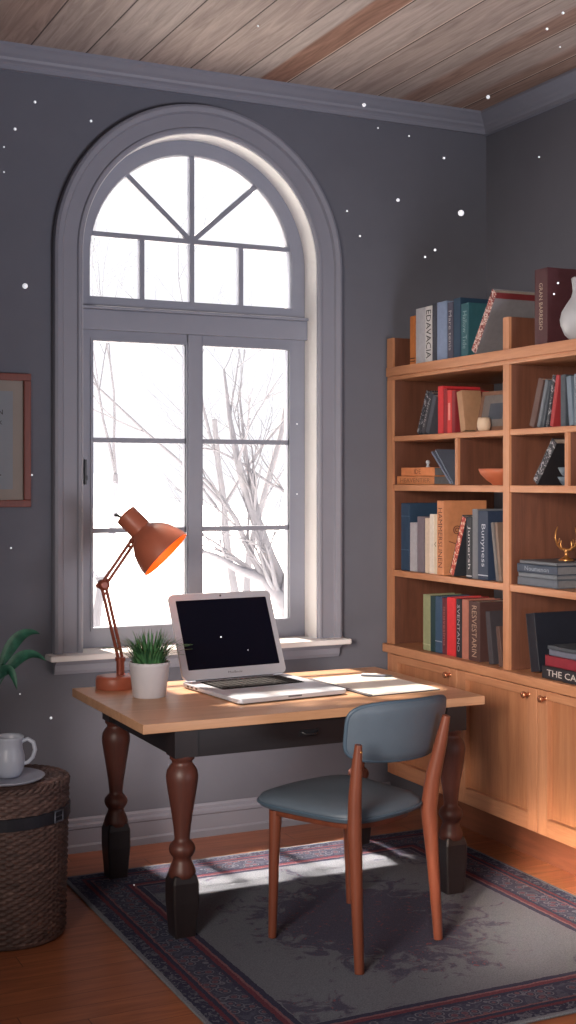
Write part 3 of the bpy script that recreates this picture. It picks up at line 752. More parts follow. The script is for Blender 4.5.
def lean_book(label, b0, b1, t0, vt, z0, col, x=SPX, **kw):
    """b0,b1: bottom corners; t0: the top of the edge that starts at b0 (left edge)"""
    yb0 = onX(b0, 480, x).y; yb1 = onX(b1, 480, x).y; yt = onX(t0, 480, x).y; zt = onX(t0, vt, x).z
    a = math.atan2(yb0 - yt, zt - z0); L_ = math.hypot(yb0 - yt, zt - z0); t = (yb0 - yb1) * math.cos(a)
    if a >= 0: return book(label, yb1, yb1 + t, z0, L_, col, lean=a, x=x, **kw)
    return book(label, yb0 - t, yb0, z0, L_, col, lean=a, x=x, **kw)
def speckle(b_, t, m):
    h = b_['h']; MB().box(-.0012, .0006, .0004, t, .003, h - .003).build('speckled_spine', M[m], b_)
def flat_book(label, u0, u1, z0, z1, col, depth=.2, x=SPX, title=None, tcol=(200, 200, 200), pages='pages', yaw=0., group=None, tl=.6, mat=None, u1y=None):
    y0 = onX(u0, 480, x).y; y1 = u1y if u1y is not None else onX(u1, 480, x).y; h = z1 - z0 - .0006
    cy = (y0 + y1) / 2; L_ = abs(y0 - y1)
    b_ = thing('book', label, 'book', (x, cy, z0 + .0004), rz=yaw, group=group); ct = min(.003, h * .16); cm = mat or colmat(col)
    MB().box(0, depth, -L_ / 2, L_ / 2, 0, ct).box(0, depth, -L_ / 2, L_ / 2, h - ct, h).box(0, ct, -L_ / 2, L_ / 2, ct, h - ct).build('cover', cm, b_, bevel=min(.001, ct * .4), seg=1)
    MB().box(ct, depth - .006, -L_ / 2 + .005, L_ / 2 - .005, ct, h - ct).build('pages', pages, b_)
    if title:
        m = basis(Vector((-.0006, 0, h * .5)), (0, -1, 0), (0, 0, 1), (-1, 0, 0))
        text_mesh('spine_title', title, colmat(tcol), b_, m, L_ * tl, h * .5)
    return b_

# row on top of the bookshelf
Z0 = 2.1375; g1 = 'books on top of the bookshelf'
up_book('thin ochre book, leftmost on top of the bookshelf', 409.9, 415.2, 316, Z0, (184, 112, 58), group=g1, depth=.17, band=(.06, .12), tcol=(70, 40, 24))
up_book('pale grey blank spined book on top, right of the thin ochre book', 415.8, 425, 308, Z0, (176, 178, 186), group=g1, depth=.2)
up_book('white book with large black spine lettering on top of the bookshelf', 425.3, 432, 306, Z0, (206, 206, 208), group=g1, title='EDAVACIA', tcol=(26, 26, 30), tl=.86, th=.72, depth=.22)
up_book('narrow charcoal book on top, right of the black lettered white book', 432.3, 436.6, 303, Z0, (64, 68, 80), group=g1, depth=.21)
up_book('pale steel blue book on top of the bookshelf', 437, 446.8, 301.5, Z0, (128, 146, 178), group=g1, depth=.22)
up_book('dusky purple book with speckled white title on top of the bookshelf', 447.4, 453, 302, Z0, (74, 74, 92), group=g1, title='Mare tenis', tcol=(170, 168, 174), depth=.2)
up_book('tall dark navy blue book on top of the bookshelf', 453.4, 460.5, 298, Z0, (34, 62, 86), group=g1, depth=.26)
up_book('teal green book with faint spine text on top of the bookshelf', 461, 468.6, 303, Z0, (44, 92, 102), group=g1, title='Hallow Tide', tcol=(120, 150, 156), depth=.2)
up_book('brick red book on top, behind the leaning mottled book', 470.5, 484, 302, Z0, (142, 70, 64), group=g1, depth=.2, x=SX + .275, title='NOM', tcol=(78, 40, 40), tl=.5)
ml = lean_book('white and red mottled spined book leaning on top of the bookshelf', 469.8, 475.6, 491, 294, Z0, (128, 128, 134), group=g1, depth=.24, x=SX + .012)
mh = ml['h']
MB().box(-.0012, .0006, .001, .038, .002, mh - .002).build('mottled_spine', M['mot_red'], ml)
MB().box(.0, .239, -.0008, .0008, mh - .026, mh).build('red_cover_strip', colmat((120, 46, 50)), ml)
up_book('huge maroon book with olive spine on top of the bookshelf', 534.5, 547.5, 268.5, Z0, (74, 38, 44), group=g1, depth=.30, title='GRAN BARRESIO', tcol=(168, 150, 132), tl=.62, th=.28, x=SX + .02, mat=None)
# speckled pale box lying behind the upright
bx = onX(503, 312, SX + .34)
pb_ = thing('storage_box', 'pale blue patterned box behind the upright board on top of the bookshelf', 'box', (SX + .34, 4.44, 2.1375))
MB().box(0, .2, -.26, .16, 0, .16).build('box_body', colmat((112, 122, 146)), pb_, bevel=.003); MB().box(-.004, .204, -.264, .164, .16, .19).build('box_lid', M['mot_dark'], pb_, bevel=.003)

# upper left bay
Z0 = 1.8085; g2 = 'books in the upper left bay'
lean_book('black speckled book leaning at the far left of the upper left bay', 416.2, 419.6, 425.6, 393, Z0, (50, 52, 60), group=g2, mat=M['mot_dark'], depth=.16)
lean_book('dark lettered book leaning between two others in the upper left bay', 420.2, 424, 429, 394, Z0, (60, 62, 70), group=g2, title='Noroke', tcol=(160, 160, 164), depth=.16)
lean_book('charcoal book leaning against the red books in the upper left bay', 424.8, 428.8, 432.4, 397, Z0, (72, 76, 86), group=g2, depth=.16)
up_book('taller bright red book in the upper left bay', 437.8, 443, 386, Z0, (200, 52, 58), group=g2, depth=.2)
up_book('deep red book squeezed between two brighter red ones', 443.3, 446.8, 388.5, Z0, (142, 34, 42), group=g2, depth=.2)
up_book('shorter bright red book beside the picture frame in the upper left bay', 447.2, 451.4, 390, Z0, (206, 62, 62), group=g2, depth=.2, title='I', tcol=(230, 150, 140), tl=.4)
up_book('dark crimson book right of the bright red books in the upper left bay', 451.8, 455.2, 390.5, Z0, (132, 36, 44), group=g2, depth=.2)
lean_book('worn beige book tilting left against the dark crimson book', 460.6, 466, 456.4, 392.5, Z0, (166, 128, 98), group=g2, depth=.10)
# small framed picture leaning in the bay
yl = onX(466, 480, SX + .022).y - .014; yr = 4.50
pf = thing('picture_frame', 'small brown picture frame with a grey mat leaning in the upper left bay', 'picture frame', (SX + .075, (yl + yr) / 2, Z0 + .004), rot=(0, math.radians(12), math.radians(6)))
w = (yl - yr) / 2; h = .176
MB().box(0, .012, -w, w, 0, .018).box(0, .012, -w, w, h - .018, h).box(0, .012, -w, -w + .018, .018, h - .018).box(0, .012, w - .018, w, .018, h - .018).build('frame', colmat((120, 88, 72)), pf, bevel=.002)
MB().box(.004, .009, -w + .016, w - .016, .016, h - .016).build('mat', colmat((112, 106, 104)), pf)
MB().box(.003, .006, -w * .3, w * .45, .05, h - .055).build('picture', colmat((66, 72, 84)), pf)
cu = thing('cup', 'small cream handleless cup in front of the little picture frame', 'cup', (SX + .038, onX(484, 480, SX + .038).y, Z0 + .0006))
MB().lathe([(.017, 0), (.024, .004), (.029, .018), (.029, .036), (.026, .052), (.0235, .058), (.0215, .057), (.024, .045), (.024, .02), (.012, .008), (0, .007)], 28, cap=False).lathe([(0, .0004), (.017, .0004)], 28, cap=False).build('bowl', 'cream', cu)

# small left cells
Z0 = 1.5785; g3 = 'books in the small left cell'
flat_book('lower tan book lying flat in the small left cell', 397, 434, Z0, Z0 + .040, (194, 128, 84), depth=.26, title='HEAVENTIER', tcol=(120, 72, 48), tl=.8, pages='pages_dk')
flat_book('upper tan book lying on another in the small left cell', 401.2, 434.4, Z0 + .040, Z0 + .080, (206, 130, 84), depth=.24, title='IDE', tcol=(112, 64, 44), tl=.2, pages='pages_dk')
lean_book('grey blue book tilting left in the small left cell', 450.2, 452.4, 431, 453, Z0, (104, 112, 132), group=g3, depth=.16, x=SX + .02)
lean_book('thin steel book tilting left, second of three by the small divider', 453.2, 454.4, 434.8, 450.5, Z0, (92, 102, 120), group=g3, depth=.16, x=SX + .02)
kn_ = thing('figurine', 'tiny pale round figurine standing on the stacked tan books', 'figurine', (SX + .05, onX(428, 480, SX + .05).y, Z0 + .0804))
MB().lathe([(.009, 0), (.010, .003), (.005, .010), (.008, .016), (.010, .023), (.007, .031), (0, .034)], 16).build('body', 'vase', kn_)
bw = thing('bowl', 'shallow terracotta bowl in the cell beside the divider', 'bowl', (SX + .10, 4.612, Z0))
MB().lathe([(.03, 0), (.034, .006), (.055, .020), (.082, .048), (.090, .068), (.087, .070), (.078, .050), (.05, .024), (.02, .012), (0, .011)], 36, cap=False).lathe([(0, .0004), (.03, .0004)], 36, cap=False).build('body', 'terracotta', bw)

# middle left bay
Z0 = 1.1735; g4 = 'books in the middle left bay'
up_book('dark blue book, leftmost in the middle left bay', 401, 409.3, 503, Z0, (42, 66, 92), group=g4, depth=.2, band=(.3, .8), tcol=(66, 92, 118))
up_book('slim light grey book right of the dark blue one in the middle left bay', 410, 416, 522.5, Z0, (168, 168, 176), group=g4, depth=.14)
up_book('tall slate book standing behind the light grey book in the middle left bay', 411, 421, 502.5, Z0, (58, 72, 86), group=g4, depth=.22, x=SX + .19)
up_book('grey mauve book in the middle left bay', 417.2, 423.6, 516.5, Z0, (116, 108, 118), group=g4, depth=.16)
up_book('narrow cream book in the middle left bay', 425, 429.4, 518, Z0, (206, 190, 172), group=g4, depth=.16)
up_book('white book left of the large tan book in the middle left bay', 429.7, 433.6, 514, Z0, (214, 206, 196), group=g4, depth=.18)
up_book('narrow ivory book with a small dark mark beside the tan book', 433.9, 436.8, 514.5, Z0, (206, 192, 172), group=g4, depth=.16, title='V', tcol=(50, 46, 44), tl=.10, th=.6)
tb_ = up_book('large tan book with dark spine lettering in the middle left bay', 437, 443.6, 500.5, Z0, (196, 132, 92), group=g4, depth=.23, title='HAMMERSLINEN', tcol=(84, 48, 36), tl=.80, th=.62, x=SX + .012)
bh = .2
sw3 = MB()
for kx, kz, rr_ in ((.07, .20, .022), (.12, .19, .026), (.165, .215, .02)):
    sw3.tube([(kx + rr_ * (1 - i / 30) * math.cos(i * .5), -.0008, kz + rr_ * (1 - i / 30) * math.sin(i * .5)) for i in range(24)], .0022, 6)
sw3.tube([(.03, -.0008, .15), (.08, -.0008, .135), (.13, -.0008, .15), (.19, -.0008, .165)], .0022, 6)
sw3.build('cover_ornament', colmat((104, 56, 44)), tb_)
speckle(lean_book('dark book with red and cream spine leaning in the middle left bay', 448.6, 453.4, 461.4, 518, Z0, (46, 50, 58), group=g4, depth=.20), .030, 'mot_rwb')
up_book('black book with white script spine in the middle left bay', 466.2, 471.8, 516.5, Z0, (44, 48, 56), group=g4, title='Jumersh', tcol=(190, 190, 194), depth=.18, band=(.03,))
up_book('plain grey book left of the navy lettered book', 472.2, 477.6, 509, Z0, (104, 108, 116), group=g4, depth=.2)
up_book('navy book with white lettered spine in the middle left bay', 478, 488, 511, Z0, (40, 54, 78), group=g4, title='Bunyness', tcol=(176, 184, 196), tl=.62, th=.5, depth=.18, band=(.06,))
lean_book('grey book tilting left near the divider in the middle left bay', 496, 498.6, 490.6, 523, Z0, (108, 104, 104), group=g4, depth=.2)
lean_book('brown grey book tilting left, nearest the divider in the middle left bay', 499, 501.6, 494.6, 523, Z0, (116, 98, 88), group=g4, depth=.2)

# lower left bay, on the countertop
Z0 = .8195; g5 = 'books in the lower left bay'
up_book('pale green book, leftmost on the countertop', 423, 430, 594.5, Z0, (140, 146, 112), group=g5, depth=.17, band=(.1,), tcol=(170, 172, 140))
up_book('dark teal book right of the pale green book on the countertop', 430.4, 435, 596, Z0, (28, 56, 60), group=g5, depth=.18)
up_book('slate blue book with a pale band in the lower left bay', 435.3, 442, 596.5, Z0, (52, 78, 104), group=g5, depth=.18, band=(.2,), tcol=(140, 150, 164))
up_book('maroon book with dotted title in the lower left bay', 442.3, 446.6, 598, Z0, (96, 38, 46), group=g5, title='ocovesima', tcol=(160, 104, 96), depth=.17)
up_book('plain bright red book standing on the countertop', 447, 455, 597.5, Z0, (206, 48, 54), group=g5, depth=.18)
up_book('black book with white spine title in the lower left bay', 456, 461.2, 599, Z0, (32, 34, 42), group=g5, title='SVENTANO', tcol=(170, 170, 176), tl=.8, depth=.17)
up_book('dusty pink book in the lower left bay', 462, 467.8, 599.5, Z0, (166, 108, 92), group=g5, depth=.17)
up_book('thick dark brown book with tan lettered spine on the countertop', 468.6, 480, 601.5, Z0, (72, 48, 46), group=g5, title='RESVESTARIN', tcol=(170, 146, 126), tl=.86, th=.42, depth=.24)
lean_book('dark book with a pale edge tilting left in the lower left bay', 489, 493.4, 485.2, 611.5, Z0, (58, 54, 60), group=g5, depth=.15)
lean_book('short brown book tilting left beside the divider on the countertop', 499, 502.6, 495.8, 626.5, Z0, (86, 62, 56), group=g5, depth=.15)

# upper right bay
Z0 = 1.8085; g6 = 'books in the upper right bay'
lean_book('brown book leaning right, leftmost in the upper right bay', 528.4, 534, 538, 380.5, Z0, (88, 66, 62), group=g6, depth=.18)
lean_book('grey book leaning right beside the brown one in the upper right bay', 536.4, 539.6, 545, 381, Z0, (96, 104, 114), group=g6, depth=.18)
lean_book('dark slate book leaning right in the upper right bay', 540.6, 543.6, 548.6, 382, Z0, (58, 66, 76), group=g6, depth=.17)
lean_book('black and white lettered book leaning on the red book in the upper right bay', 545.2, 548, 552.6, 376, Z0, (60, 62, 68), group=g6, mat=M['mot_dark'], depth=.18)
lean_book('red book leaning right in the upper right bay', 549.4, 553, 556, 376, Z0, (152, 48, 52), group=g6, depth=.18)
up_book('dark grey upright book right of the leaning red one', 560.4, 565.4, 374.5, Z0, (64, 72, 82), group=g6, depth=.18)
lean_book('blue grey book tilting slightly left in the upper right bay', 569, 573.4, 566, 377, Z0, (104, 120, 136), group=g6, depth=.18)
up_book('pale blue grey upright book, last seen in the upper right bay', 574, 583, 373, Z0, (112, 124, 138), group=g6, depth=.18)

# small right cells
Z0 = 1.5785
speckle(lean_book('black speckled spined book leaning alone in the small right cell', 530.4, 537.4, 549.6, 444, Z0, (34, 34, 40), depth=.15), .036, 'mot_dark')
yd = 4.088
for k, (r_, zz, lab) in enumerate(((.043, 0, 'lower slate dish in the small right cell'), (.041, .036, 'upper slate dish stacked on another in the small right cell'))):
    d_ = thing('dish', lab, 'dish', (SX + .06, yd, Z0 + zz + .0004), group='stacked slate dishes')
    MB().lathe([(r_ * .55, 0), (r_ * .6, .004), (r_ * .8, .015), (r_, .033), (r_ * .97, .034), (r_ * .75, .018), (r_ * .5, .0085), (0, .008)], 32, cap=False).lathe([(0, .0003), (r_ * .55, .0003)], 32, cap=False).build('body', 'dish', d_)

# middle right bay: pile of grey books with a brass ornament
Z0 = 1.1735; yE = onX(560, 480, SPX).y; yw = math.radians(0)
zz = [Z0, Z0 + .034, Z0 + .052, Z0 + .088, Z0 + .102]
flat_book('bottom grey book of the pile in the middle right bay', 517.4, 557.4, zz[0], zz[1], (88, 96, 108), depth=.26, pages='pages_dk')
flat_book('slim grey book second from bottom of the middle right pile', 518.4, 557, zz[1], zz[2], (104, 112, 122), depth=.26, pages='pages_dk')
flat_book('dark lettered book second from top of the middle right pile', 517, 557.2, zz[2], zz[3], (54, 66, 84), depth=.26, title='Noumenon', tcol=(140, 150, 164), tl=.6, pages='pages_dk')
flat_book('thin grey book on top of the middle right pile', 519.6, 556.6, zz[3], zz[4], (96, 102, 110), depth=.25, pages='pages_dk')
oy = onX(567, 480, SX + .15).y - .0; OB = Vector((SX + .15, oy + .005, zz[4]))
orn = thing('brass_ornament', 'brass ornament with curled antler arms on the pile of grey books', 'ornament', OB)
MB().lathe([(.03, 0), (.032, .004), (.02, .010), (.008, .018), (.007, .034), (.011, .040), (.007, .046)], 24).build('stand', 'brass', orn)
for s_ in (1, -1):
    MB().tube([(0, 0, .044), (0, .03 * s_, .046), (0, .058 * s_, .062), (0, .072 * s_, .09), (0, .066 * s_, .118), (0, .056 * s_, .135)], [.006, .006, .005, .0045, .0035, .002], 8).tube([(0, .03 * s_, .046), (0, .036 * s_, .064), (0, .032 * s_, .08)], [.0045, .0035, .002], 8).tube([(0, .058 * s_, .062), (0, .046 * s_, .074), (0, .044 * s_, .088)], [.004, .003, .0015], 8).build('antler_arm', 'brass', orn)

# lower right bay: big navy binder and a pile
Z0 = .8195
lean_book('large black binder standing in the lower right bay', 531, 540, 525.5, 614, Z0, (22, 26, 38), depth=.27, x=SX + .05, name='binder')
zz = [Z0, Z0 + .050, Z0 + .092, Z0 + .116, Z0 + .132]
yR = 3.78
flat_book('black book with white title at the bottom of the lower right pile', 542, 0, zz[0], zz[1], (36, 34, 40), depth=.24, title="THE CAUSERIE", tcol=(206, 200, 194), tl=.84, u1y=yR, x=SX + .004)
flat_book('dark red book in the lower right pile', 545, 0, zz[1], zz[2], (128, 34, 48), depth=.22, u1y=yR + .01, x=SX + .008)
flat_book('steel grey book above the dark red one in the lower right pile', 549, 0, zz[2], zz[3], (98, 102, 118), depth=.22, u1y=yR + .02, x=SX + .014, pages='pages_dk')
flat_book('thin dark grey book on top of the lower right pile', 547.6, 0, zz[3], zz[4], (70, 76, 84), depth=.22, u1y=yR + .015, x=SX + .01, pages='pages_dk')

# white gourd vase on top
vz = thing('vase', 'pale gourd shaped vase in front of the maroon book', 'vase', (SX + .085, onX(580.5, 480, SX + .085).y, 2.1375))
MB().lathe([(.030, 0), (.038, .003), (.062, .028), (.076, .062), (.079, .086), (.072, .116), (.054, .146), (.036, .172), (.030, .196), (.032, .224), (.036, .244), (.031, .250), (.028, .24), (.02, .19), (0, .185)], 40, cap=False).lathe([(0, .0004), (.03, .0004)], 40, cap=False).build('body', 'vase', vz)

# ================================================================== picture on the back wall
pcx0, pcx1, pz0, pz1 = .93, 1.375, 1.486, 2.048
pic = thing('framed_print', 'framed print with red brown frame hanging left of the window', 'picture', ((pcx0 + pcx1) / 2, WY - .0005, pz0))
P0 = -pic.location; fw_ = .030; y0, y1 = WY - .026, WY - .001
MB().box(pcx0, pcx1, y0, y1, pz0, pz0 + fw_).box(pcx0, pcx1, y0, y1, pz1 - fw_, pz1).box(pcx0, pcx0 + fw_, y0, y1, pz0 + fw_, pz1 - fw_).box(pcx1 - fw_, pcx1, y0, y1, pz0 + fw_, pz1 - fw_).build('frame', 'frame_wood', pic, loc=P0, bevel=.003)
MB().box(pcx0 + .028, pcx1 - .028, WY - .012, WY - .003, pz0 + .028, pz1 - .028).build('mat', 'mat', pic, loc=P0)
MB().box(pcx0 + .075, pcx1 - .075, WY - .0128, WY - .011, pz0 + .075, pz1 - .075).build('print', 'print', pic, loc=P0)
for s_, v_, hh in (('N', 412, .020), ('K', 422.5, .016), ('.', 475, .006)):
    q = onY(0.6, v_, WY - .0134); text_mesh('letter', s_, 'ink', pic, basis(q + P0, (1, 0, 0), (0, 0, 1), (0, -1, 0)), hh * .9, hh)

# ================================================================== wicker basket with tray, mug and plant
BC = Vector((1.082, 4.555, 0)); BR, BH = .203, .555
bas = thing('wicker_basket', 'round lidded wicker basket with a dark strap at the left', 'basket', BC)
def weave(z0, z1, r0, r1, rows, stakes, amp=.0045, sub=4, per=6):
    n = stakes * per; v = []; f = []; nz = rows * sub
    for k in range(nz + 1):
        t = k / nz; row = min(rows - 1, k // sub); ph = (k % sub) / sub
        pr = math.sin(PI * ph) if k < nz else 0
        z = z0 + (z1 - z0) * t; R_ = r0 + (r1 - r0) * t
        for i in range(n):
            a = 2 * PI * i / n
            r = R_ + amp * (.75 * pr + math.cos(a * stakes / 2 + PI * row) * (.25 + .75 * pr))
            v.append((r * math.cos(a), r * math.sin(a), z))
    for k in range(nz):
        for i in range(n): j = (i + 1) % n; f.append((k * n + i, k * n + j, (k + 1) * n + j, (k + 1) * n + i))
    return MB().add(v, f, True)
wb = weave(.012, .430, .193, BR, 42, 56, .0042, 3); wb.lathe([(.0, .001), (.188, .001), (.196, .008), (.192, .016)], 64, cap=False)
wb.build('basket_body', 'wicker', bas, fix=False)
lidm = weave(.432, .535, BR + .001, BR + .002, 10, 56, .0042, 3)
# braided rim and spiral woven top
n = 200; nr_ = 60; v = []; f = []
for k in range(nr_ + 1):
    t = k / nr_; r = (BR + .002) * (1 - t); z = .535 + .020 * min(1, t * 5) ** .5 * (1 if t < .2 else 1) - .010 * max(0, t - .2)
    row = int(t * 14); ph = (t * 14) % 1
    for i in range(n):
        a = 2 * PI * i / n
        v.append((r * math.cos(a), r * math.sin(a), z + .0035 * math.sin(PI * ph) + .002 * math.cos(a * 32 + PI * row) * math.sin(PI * ph)))
for k in range(nr_):
    for i in range(n): j = (i + 1) % n; f.append((k * n + i, k * n + j, (k + 1) * n + j, (k + 1) * n + i))
lidm.add(v, f, True)
for ph in (0, PI):
    lidm.tube([((BR - .002 + .006 * math.cos(24 * a + ph)) * math.cos(a), (BR - .002 + .006 * math.cos(24 * a + ph)) * math.sin(a), .541 + .006 * math.sin(24 * a + ph)) for a in [2 * PI * i / 288 for i in range(289)]], .007, 6, cap=False)
lidm.build('lid', 'wicker', bas, fix=False)
sp_ = MB(); n = 72; v = []; f = []
for i in range(n):
    a = 2 * PI * i / n; zc = .428 + .010 * math.cos(a + .5)
    for r, dz in ((BR + .004, -.022), (BR + .011, -.020), (BR + .011, .020), (BR + .004, .022)): v.append((r * math.cos(a), r * math.sin(a), zc + dz))
for i in range(n):
    j = (i + 1) % n
    for k in range(4): m = (k + 1) % 4; f.append((i * 4 + k, i * 4 + m, j * 4 + m, j * 4 + k))
sp_.add(v, f); stp = sp_.build('strap', 'strap', bas)
ba = math.radians(-52); bq = Vector((math.cos(ba), math.sin(ba), 0)); bt = Vector((-math.sin(ba), math.cos(ba), 0))
bo = bq * (BR + .013) + up * (.428 + .010 * math.cos(ba + .5))
MB().tube([bo + bt * sx * .022 + up * sz * .018 for sx, sz in ((-1, -1), (1, -1), (1, 1), (-1, 1), (-1, -1))], .0032, 8).tube([bo - bt * .022, bo + bt * .02], .002, 6).build('buckle', 'pen', stp)
LT = .561
TC = Vector((1.052, 4.475, LT + .0006))
tray = tag(MB().lathe([(.0, 0), (.112, 0), (.128, .006), (.134, .012), (.131, .014), (.118, .008), (.0, .006)], 56, cap=False).build('tray', 'tray', loc=TC), 'round pale blue grey saucer tray on the wicker basket', 'tray')
MG = Vector((1.062, 4.478, LT + .0098)); mug = thing('mug', 'speckled pale grey mug on the round tray', 'mug', MG)
MB().lathe([(.030, 0), (.040, .002), (.050, .020), (.056, .045), (.055, .070), (.049, .092), (.047, .108), (.050, .128), (.053, .138), (.051, .140), (.047, .130), (.044, .108), (.046, .09), (.05, .05), (.036, .01), (0, .008)], 44, cap=False).lathe([(0, .0004), (.03, .0004)], 40, cap=False).build('body', 'mug', mug)
md = Vector((.9, -.43, 0)).normalized()
MB().tube([md * .047 + up * .122, md * .066 + up * .130, md * .086 + up * .118, md * .092 + up * .092, md * .084 + up * .066, md * .066 + up * .048, md * .052 + up * .045], [.0065, .007, .0075, .0075, .007, .0065, .006], 10).build('handle', 'mug', mug)
VB = Vector((1.030, 4.690, LT + .001)); vp = thing('leafy_plant', 'broad leafed green plant in a clear glass vase behind the mug', 'plant', VB)
MB().lathe([(.0, .004), (.038, .004), (.046, .03), (.050, .09), (.046, .16), (.036, .21), (.038, .235), (.0395, .234), (.0375, .21), (.048, .16), (.052, .09), (.048, .03), (.040, 0), (0, 0)], 36, cap=False).build('vase', 'vase_glass', vp)
def broad_leaf(tip, ctl, w, name='leaf'):
    a = Vector((0, 0, .19)); tip = Vector(tip) - VB; ctl = Vector(ctl) - VB
    pts = []
    for i in range(21): t = i / 20; pts.append(a * (1 - t) ** 2 + ctl * 2 * t * (1 - t) + tip * t * t)
    lf = MB(); v = []
    for i in range(6, 21):
        t = (i - 6) / 14; p_ = pts[i]; d = (pts[min(20, i + 1)] - pts[i - 1]).normalized()
        s_ = d.cross(Vector((.35, .75, .5)).normalized()).normalized(); nn = s_.cross(d); ww = w * (math.sin(PI * t ** .75)) ** .8 + .0004
        v += [p_ + s_ * ww + nn * ww * .35, p_ + s_ * ww * .5 + nn * ww * .1, p_, p_ - s_ * ww * .5 + nn * ww * .1, p_ - s_ * ww + nn * ww * .35]
    f = [(k * 5 + i, k * 5 + i + 1, k * 5 + i + 6, k * 5 + i + 5) for k in range(14) for i in range(4)]
    lf.add(v, f, True); lo = lf.build(name, 'leaf', vp, fix=False)
    MB().tube(pts[:9], .0025, 6).build('stalk', 'leaf', lo)
yy = 4.66
for tip, ctl, w in (((40, 634), (8, 622), .024), ((46, 661), (16, 636), .023), ((17, 690), (6, 640), .020), ((-40, 600), (-20, 600), .022), ((-70, 640), (-45, 610), .022), ((-30, 690), (-40, 640), .02)):
    broad_leaf(onY(tip[0], tip[1], yy - .03), onY(ctl[0], ctl[1], yy), w)

# ================================================================== floating dust specks in the room, with a glow added
motes = [(461, 213, 3.9, 4.6, 'largest glowing white speck, floating before the back wall near the corner'), (25, 286, 3.5, 4.7, 'large glowing white speck floating left of the window'),
         (364, 105, 2.4, 4.9, 'bright speck floating just below the crown moulding right of the window'), (488, 97, 2.4, 4.9, 'bright speck floating in front of the ceiling corner'), (398, 200, 2.2, 4.8, 'bright speck floating midway between the window arch and the corner'),
         (51, 718, 1.9, 4.9, 'bright speck floating between the basket and the desk')]
small = [(347, 211, 1.3), (360, 236, 1.4), (409, 136, 1.1), (378, 128, 1.1), (444, 158, 1.5), (539, 157, 1.2), (574, 130, 1.6), (35, 102, 1.6), (91, 121, 1.6), (15, 129, 1.7), (4, 147, 1.1), (4, 172, 1.1), (258, 26, 1.2), (547, 29, 1.5), (563, 13, 1.6), (435, 250, 1.6), (425, 257, 1.4), (558, 283, 1.4), (554, 294, 1.3), (11, 548, 1.4), (297, 424, 1.1), (297, 494, 1.), (32, 475, 1.3), (134, 885, 1.0), (20, 694, 1.), (221, 637, 1.2), (248, 650, .8), (560, 47, 1.)]
mm_ = {}
def mote(u, v_, r, y, label, group=None):
    p_ = onY(u, v_, y); R_ = r * p_.length / FPX * .7
    o = MB().lathe([(0, -R_)] + [(R_ * math.cos(a), R_ * math.sin(a)) for a in [-1.2, -.8, -.4, 0, .4, .8, 1.2]] + [(0, R_)], 12, cap=False).build('dust_mote', 'mote', loc=p_)
    tag(o, label, 'speck', group)
for u, v_, r, y, lab in motes: mote(u, v_, r, y, lab)
rm = random.Random(9)
for u, v_, r in small:
    y = rm.uniform(3.6, 3.9) if u > 420 and v_ > 160 or v_ < 60 else rm.uniform(4.2, 5.0)
    if v_ > 880: y = 3.8
    if 180 < u < 260 and v_ > 600: y = 4.2
    mote(u, v_, r, y, 'tiny white speck of drifting dust hanging in the air', 'tiny drifting dust specks')

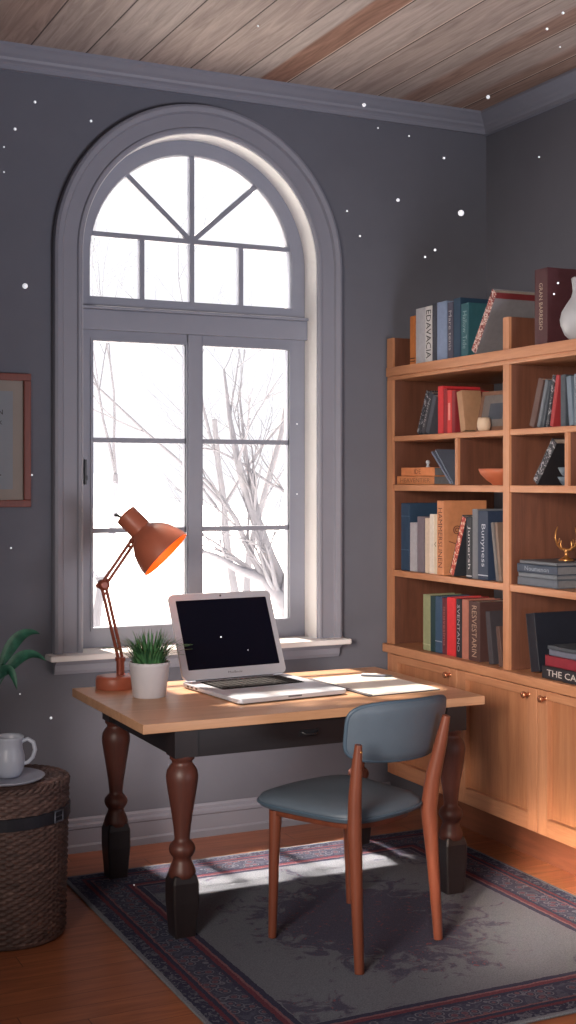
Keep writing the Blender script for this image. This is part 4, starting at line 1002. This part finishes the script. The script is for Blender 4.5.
# ================================================================== light
w_ = bpy.data.worlds.new('World'); bpy.context.scene.world = w_; w_.use_nodes = True
bg = w_.node_tree.nodes['Background']; bg.inputs[0].default_value = lin(250, 250, 255); bg.inputs[1].default_value = 1.2
def light(kind, name, loc, energy, col, rot=None, target=None, **kw):
    d = bpy.data.lights.new(name, kind); d.energy = energy; d.color = col[:3]
    for k, v in kw.items(): setattr(d, k, v)
    o = bpy.data.objects.new(name, d); C.objects.link(o); o.location = loc
    if target is not None: o.rotation_euler = (Vector(target) - Vector(loc)).to_track_quat('-Z', 'Y').to_euler()
    elif rot: o.rotation_euler = rot
    return o
sd = Vector((.13, -1, -1.62)).normalized()
sun = light('SUN', 'sun', (2, 9, 8), 29, lin(255, 238, 218), angle=math.radians(2.0)); sun.rotation_euler = sd.to_track_quat('-Z', 'Y').to_euler()
light('AREA', 'room_fill', (-1.0, .9, 1.9), 32, lin(255, 240, 228), target=(3.4, 4.3, .95), shape='RECTANGLE', size=1.4, size_y=1.4, spread=math.radians(52))
light('AREA', 'bounce_fill', (2.1, 5.0, .45), 2.6, lin(255, 236, 226), rot=(math.radians(100), 0, 0), shape='RECTANGLE', size=1.0, size_y=.25)  # added lamp under the desk, stands in for light bounced off the floor
light('AREA', 'right_floor_fill', (-.3, 1.3, 1.7), 3.2, lin(255, 226, 200), target=(3.25, 4.12, -.08), shape='DISK', size=.4, spread=math.radians(9))  # added lamp without a real source, brightens the boards by the cabinet
light('AREA', 'ceiling_fill', (2.9, .9, 1.1), 30, lin(246, 242, 250), target=(2.0, 4.2, 3.4), shape='DISK', size=1.4, spread=math.radians(95))  # unseen lamp added to brighten the ceiling planks
for cx_, w_x in ((1.90, .20), (2.20, .30), (2.60, .40)):
    z_ = .60; t_ = z_ / 1.62
    ul = light('AREA', 'sun_patch_fill', (cx_ - .13 * t_, 4.875 + t_, z_), 4.2 * w_x, lin(255, 238, 218), shape='RECTANGLE', size=w_x, size_y=.36, spread=math.radians(7))  # added lamps under the desktop, imitating sunlight on the rug
    ul.rotation_euler = sd.to_track_quat('-Z', 'Y').to_euler()
pb0 = light('POINT', 'lamp_bulb', Vector(H0) + hd * .215, 1.0, lin(255, 150, 70), shadow_soft_size=.02)

# ================================================================== camera
cd = bpy.data.cameras.new('Camera'); cam = bpy.data.objects.new('Camera', cd); C.objects.link(cam)
cam.location = (0, 0, CH); cam.rotation_euler = (PI / 2, 0, -TH)
cd.sensor_fit = 'HORIZONTAL'; cd.sensor_width = 36; cd.lens = FPX / 576 * 36; cd.shift_y = -(512 - HZ) / 576
cd.clip_start = .05; cd.clip_end = 200
S = bpy.context.scene; S.camera = cam
S.view_settings.view_transform = 'Standard'; S.view_settings.look = 'None'; S.view_settings.exposure = 0; S.view_settings.gamma = 1
